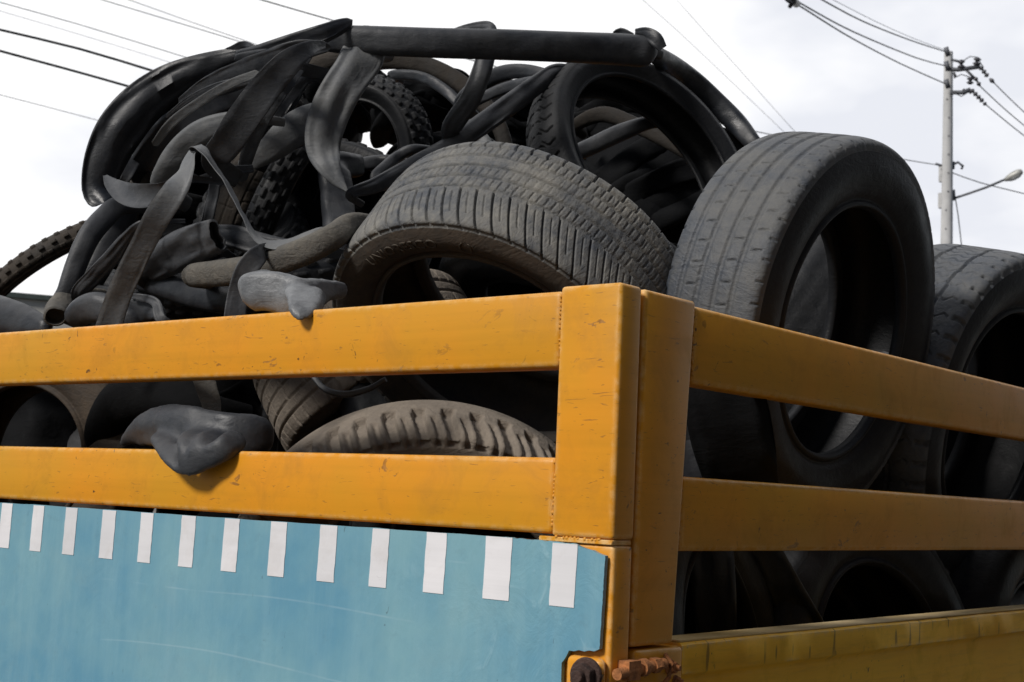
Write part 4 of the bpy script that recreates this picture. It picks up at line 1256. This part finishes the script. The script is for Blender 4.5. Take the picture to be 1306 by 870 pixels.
# ------------------------------------------------------------------ pole, lamp, wires
def wire_obj(label, pts, D, r, mat='wire', grp='overhead wires'):
    """pts: image directions; D: distance or list of distances"""
    ds = D if hasattr(D, '__len__') else [D] * len(pts)
    C = catmull([[*P(u, v, D=d), 0] for (u, v), d in zip(pts, ds)], 0.8)
    V, F = tube_mesh([c[:3] for c in C], r, 6)
    o = mesh_obj('overhead_wire', V, F, M[mat])
    c = Vector(C[0][:3]); o.data.transform(Matrix.Translation(-c)); o.location = c
    return tag(o, label, 'wire', grp)

DP = 33.0
base = P(1208.5, 190, D=DP); bx, by = base[0], base[1]
pole = empty('utility_pole', (bx, by, 0))
tag(pole, 'tall pale concrete utility pole behind the load at the right', 'utility pole')
bpy.context.view_layer.update()
top = P(1207, 55, D=DP)[2]
V, F = tube_mesh([(bx, by, 0), (bx, by, top)], [0.19, 0.095], 20)
SHV, SHF = V, F
# sockets for climbing steps
pr = []
toward = Vector((-bx, -by, 0)).normalized(); sidev = Vector((0, 0, 1)).cross(toward)
z = 2.0; 
while z < top - .3:
    r = 0.19 + (0.095 - 0.19) * z / top
    c = Vector((bx, by, z)) + toward * (r - .012) + sidev * (.02 if int(z * 10) % 2 else -.02)
    pr.append(tube_mesh([c, c + toward * .016], .022, 8))
    z += .42
sh_ = mesh_obj('shaft', *join_meshes([(SHV, SHF)] + pr), M['concrete'], autosmooth=50)
sh_.data.materials.append(M['hole'])
for i_, p_ in enumerate(sh_.data.polygons):
    if i_ >= len(SHF): p_.material_index = 1
reparent(sh_, pole)
def ppt(u, v, d=0.0): return Vector(P(u, v, D=DP + d))
def ins(u0, v0, u1, v1, rr, name='insulator', d=0.0, discs=3):
    a, b = ppt(u0, v0, d), ppt(u1, v1, d)
    pts, rad = [], []
    for i in range(discs * 6 + 1):
        t = i / (discs * 6)
        pts.append(a.lerp(b, t)); rad.append(rr * (0.35 + 0.65 * max(0, math.cos(t * discs * 2 * math.pi + math.pi) * .5 + .5)))
    return reparent(mesh_obj(name, *tube_mesh(pts, rad, 12), M['porcelain']), pole)
def arm(name, pts, r, mat='steel', d=0.0):
    return reparent(mesh_obj(name, *tube_mesh([ppt(u, v, d) for u, v in pts], r, 8), M[mat]), pole)
arm('crossarm', [(1206, 88), (1222, 89), (1250, 85)], .05)
arm('crossarm', [(1216, 92), (1219, 99)], .03)
arm('crossarm', [(1212, 118), (1228, 118), (1238, 114)], .05)
arm('brace', [(1213, 76), (1225, 79)], .03)
arm('brace', [(1232, 89), (1243, 100)], .03)
ins(1226, 88, 1226, 76, .085, discs=2); ins(1245, 84, 1247, 73, .09, discs=2); ins(1237, 108, 1238, 98, .085, discs=2)
ins(1250, 85, 1260, 98, .06); ins(1262, 100, 1268, 106, .05, discs=1)
ins(1227, 115, 1240, 118, .05); ins(1238, 114, 1254, 130, .06, discs=4); ins(1254, 131, 1258, 134, .05, discs=1)
ins(1243, 98, 1250, 110, .05, discs=2)
arm('jumper_loop', [(1216, 100), (1226, 95), (1236, 98)], .012)
arm('jumper_loop', [(1228, 78), (1237, 72), (1246, 73), (1254, 86)], .012)
arm('jumper_loop', [(1218, 119), (1226, 123), (1238, 116)], .012)
arm('bracket', [(1193, 209), (1208, 213), (1222, 207), (1228, 212), (1226, 216)], .03)
arm('bracket', [(1203, 214), (1208, 228)], .07)
arm('bracket', [(1216, 206), (1216, 216)], .03)
arm('bracket', [(1216, 242), (1217, 256)], .035)
for (u, v, w, h) in ((1201, 221, .05, .2), (1201, 256, .06, .17)):
    c = ppt(u, v)
    reparent(mesh_obj('junction_box', *box_vf((c.x - w, c.y - w, c.z - h), (c.x + w, c.y + w, c.z + h)), M['concrete'], smooth=False), pole)
arm('conduit', [(1218, 250), (1222, 275), (1226, 310), (1228, 420)], .012)
for (v) in (66, 84, 107):
    arm('band', [(1205, v + 1), (1211, v - 1)], .11, 'steel')
# street lamp on the pole
lamp = empty('street_lamp', tuple(ppt(1219, 252)))
tag(lamp, 'street lamp on a thin arm reaching right from the concrete pole', 'street lamp')
bpy.context.view_layer.update()
reparent(mesh_obj('arm', *tube_mesh([ppt(1217, 253), ppt(1235, 247), ppt(1258, 239), ppt(1284, 228)], .028, 8), M['steel']), lamp)
def lamp_head():
    a, b = ppt(1281, 230), ppt(1304, 218)
    pts = [a.lerp(b, t) for t in (0, .08, .25, .5, .8, .95, 1)]
    V, F = tube_mesh(pts, [.03, .05, .075, .09, .085, .06, .03], 14)
    o = mesh_obj('lamp_head', V, F, M['lampmetal'], autosmooth=60)
    reparent(o, lamp)
    bpy.context.view_layer.update()
    V, F = tube_mesh([p + Vector((0, 0, -.035)) for p in pts[2:6]], [.05, .075, .07, .03], 12)
    g = mesh_obj('lens', V, F, M['glass'], autosmooth=60)
    reparent(g, o)
lamp_head()

W = wire_obj
W('thick dark wire, third from the top at the left edge of the sky', [(-40, 27), (0, 38), (100, 62), (203, 93), (300, 124)], 16, .014, 'wire_dark')
W('thick dark wire, lowest of the two dark ones at the left edge', [(-40, 53), (0, 65), (85, 88), (170, 112), (260, 139)], 16, .014, 'wire_dark')
W('thin grey wire, topmost at the left edge of the sky', [(-40, -8), (0, 3), (100, 31), (214, 66), (300, 93)], 30, .009, 'wire')
W('faint wire just below the topmost one at the left edge', [(-40, 3), (0, 14), (95, 42), (193, 72), (290, 103)], 38, .008, 'wire_pale')
W('short wire low at the left edge above the bicycle tyre', [(-40, 112), (0, 121), (66, 138), (130, 155)], 34, .008, 'wire')
W('wire entering at the top edge above the left drape, left of two', [(100, -10), (131, 0), (207, 23), (283, 46), (330, 61)], 32, .010, 'wire')
W('wire entering at the top edge above the left drape, right of two', [(135, -9), (165, 0), (235, 25), (310, 51), (350, 65)], 36, .009, 'wire')
W('long cable dipping behind the heap and reaching the concrete pole at the right', [(300, -10), (334, 0), (424, 26), (635, 86), (800, 128), (965, 168), (1150, 203), (1208, 212)],
  [20, 20.4, 21.5, 24, 26, 28.5, 32, DP], .010, 'wire_dark')
W('cable running right from the middle bracket of the pole', [(1208, 218), (1250, 233), (1306, 247), (1360, 262)], [DP, DP, DP + 1, DP + 2], .012)
W('faint wire high in the middle of the sky, left of two', [(800, -22), (820, 0), (866, 41), (920, 92), (965, 135), (1010, 178)], 45, .009, 'wire_pale')
W('faint wire high in the middle of the sky, right of two', [(858, -6), (897, 38), (937, 82), (976, 126), (1020, 175)], 45, .009, 'wire_pale')
W('upper wire from the hanging clamp to the concrete pole', [(1000, -8), (1017, 2), (1087, 40), (1169, 74), (1206, 84)], [21, 22, 26, 31, DP], .013)
W('lower wire from the hanging clamp to the concrete pole', [(998, -2), (1017, 6), (1085, 48), (1150, 82), (1206, 107)], [21, 22, 26, 31, DP], .013)
W('wire reaching the top of the concrete pole from the top edge', [(1025, -14), (1049, 0), (1100, 27), (1160, 51), (1206, 66)], [22, 23, 26, 30, DP], .013)
W('faint wire just above the one at the pole top', [(1036, -14), (1063, 0), (1120, 29), (1170, 51), (1206, 64)], [24, 25, 28, 31, DP], .006, 'wire_pale')
W('upper wire leaving the pole to the right edge', [(1268, 106), (1288, 126), (1306, 143), (1340, 176)], [DP, DP + 1, DP + 2, DP + 4], .012)
W('middle wire leaving the pole to the right edge', [(1250, 110), (1280, 138), (1306, 160), (1345, 192)], [DP, DP + 1, DP + 2, DP + 4], .012)
W('lower wire leaving the pole to the right edge', [(1258, 134), (1282, 154), (1306, 173), (1345, 203)], [DP, DP + 1, DP + 2, DP + 4], .012)
cl = mesh_obj('line_clamp', *join_meshes([tube_mesh([P(1006, -3, D=21.6), P(1016, 5, D=22)], [.07, .06], 10), tube_mesh([P(1007, 9, D=21.7), P(1013, 0, D=21.8)], [.03, .04], 8)]), M['porcelain'])
c = Vector(P(1010, 2, D=21.8)); cl.data.transform(Matrix.Translation(-c)); cl.location = c
tag(cl, 'dark line clamp joining two wires at the top edge', 'line clamp')

# ------------------------------------------------------------------ low building far left
bl = P(40, 380, D=34)
shed = empty('warehouse', (bl[0], bl[1], 0))
tag(shed, 'low pale warehouse roof with dark ridge in the distance at the far left', 'warehouse')
bpy.context.view_layer.update()
def far_box(name, lo, hi, mat, p=shed):
    return reparent(mesh_obj(name, *box_vf(lo, hi), M[mat], smooth=False), p)
ax = Vector(P(100, 384, D=34)) - Vector(P(0, 371, D=34)); ax.z = 0; ax.normalize()
per_ = Vector((-ax.y, ax.x, 0))
if per_.dot(Vector((-bl[0], -bl[1], 0))) > 0: per_ = -per_          # away from the eye
def quadbox(name, s0, s1, d0, d1, z0, z1, mat, dz=0.0):
    o0 = Vector((bl[0], bl[1], 0))
    V = []
    for z, k in ((z0, 0), (z1, 1)):
        for s, d in ((s0, d0), (s1, d0), (s1, d1), (s0, d1)):
            V.append(o0 + ax * s + per_ * d + Vector((0, 0, z + (dz if (d == d1 and k) else 0))))
    F = [(0, 3, 2, 1), (4, 5, 6, 7), (0, 1, 5, 4), (1, 2, 6, 5), (2, 3, 7, 6), (3, 0, 4, 7)]
    return reparent(mesh_obj(name, V, F, M[mat], smooth=False), shed)
zt = bl[2]
quadbox('wall', -9, 9, 0.2, 12, 0, zt - .75, 'wall')
quadbox('roof', -9.4, 9.4, -0.2, 12.2, zt - .748, zt - .06, 'roofpale', 0)
quadbox('ridge', -9.5, 9.5, -0.3, 12.3, zt - .058, zt + .06, 'roofdark')
quadbox('door', -2, 1, 0.17, 0.199, 0, 2.6, 'roofdark')

for o_ in bpy.data.objects:
    if 'ph' in o_.keys(): del o_['ph']
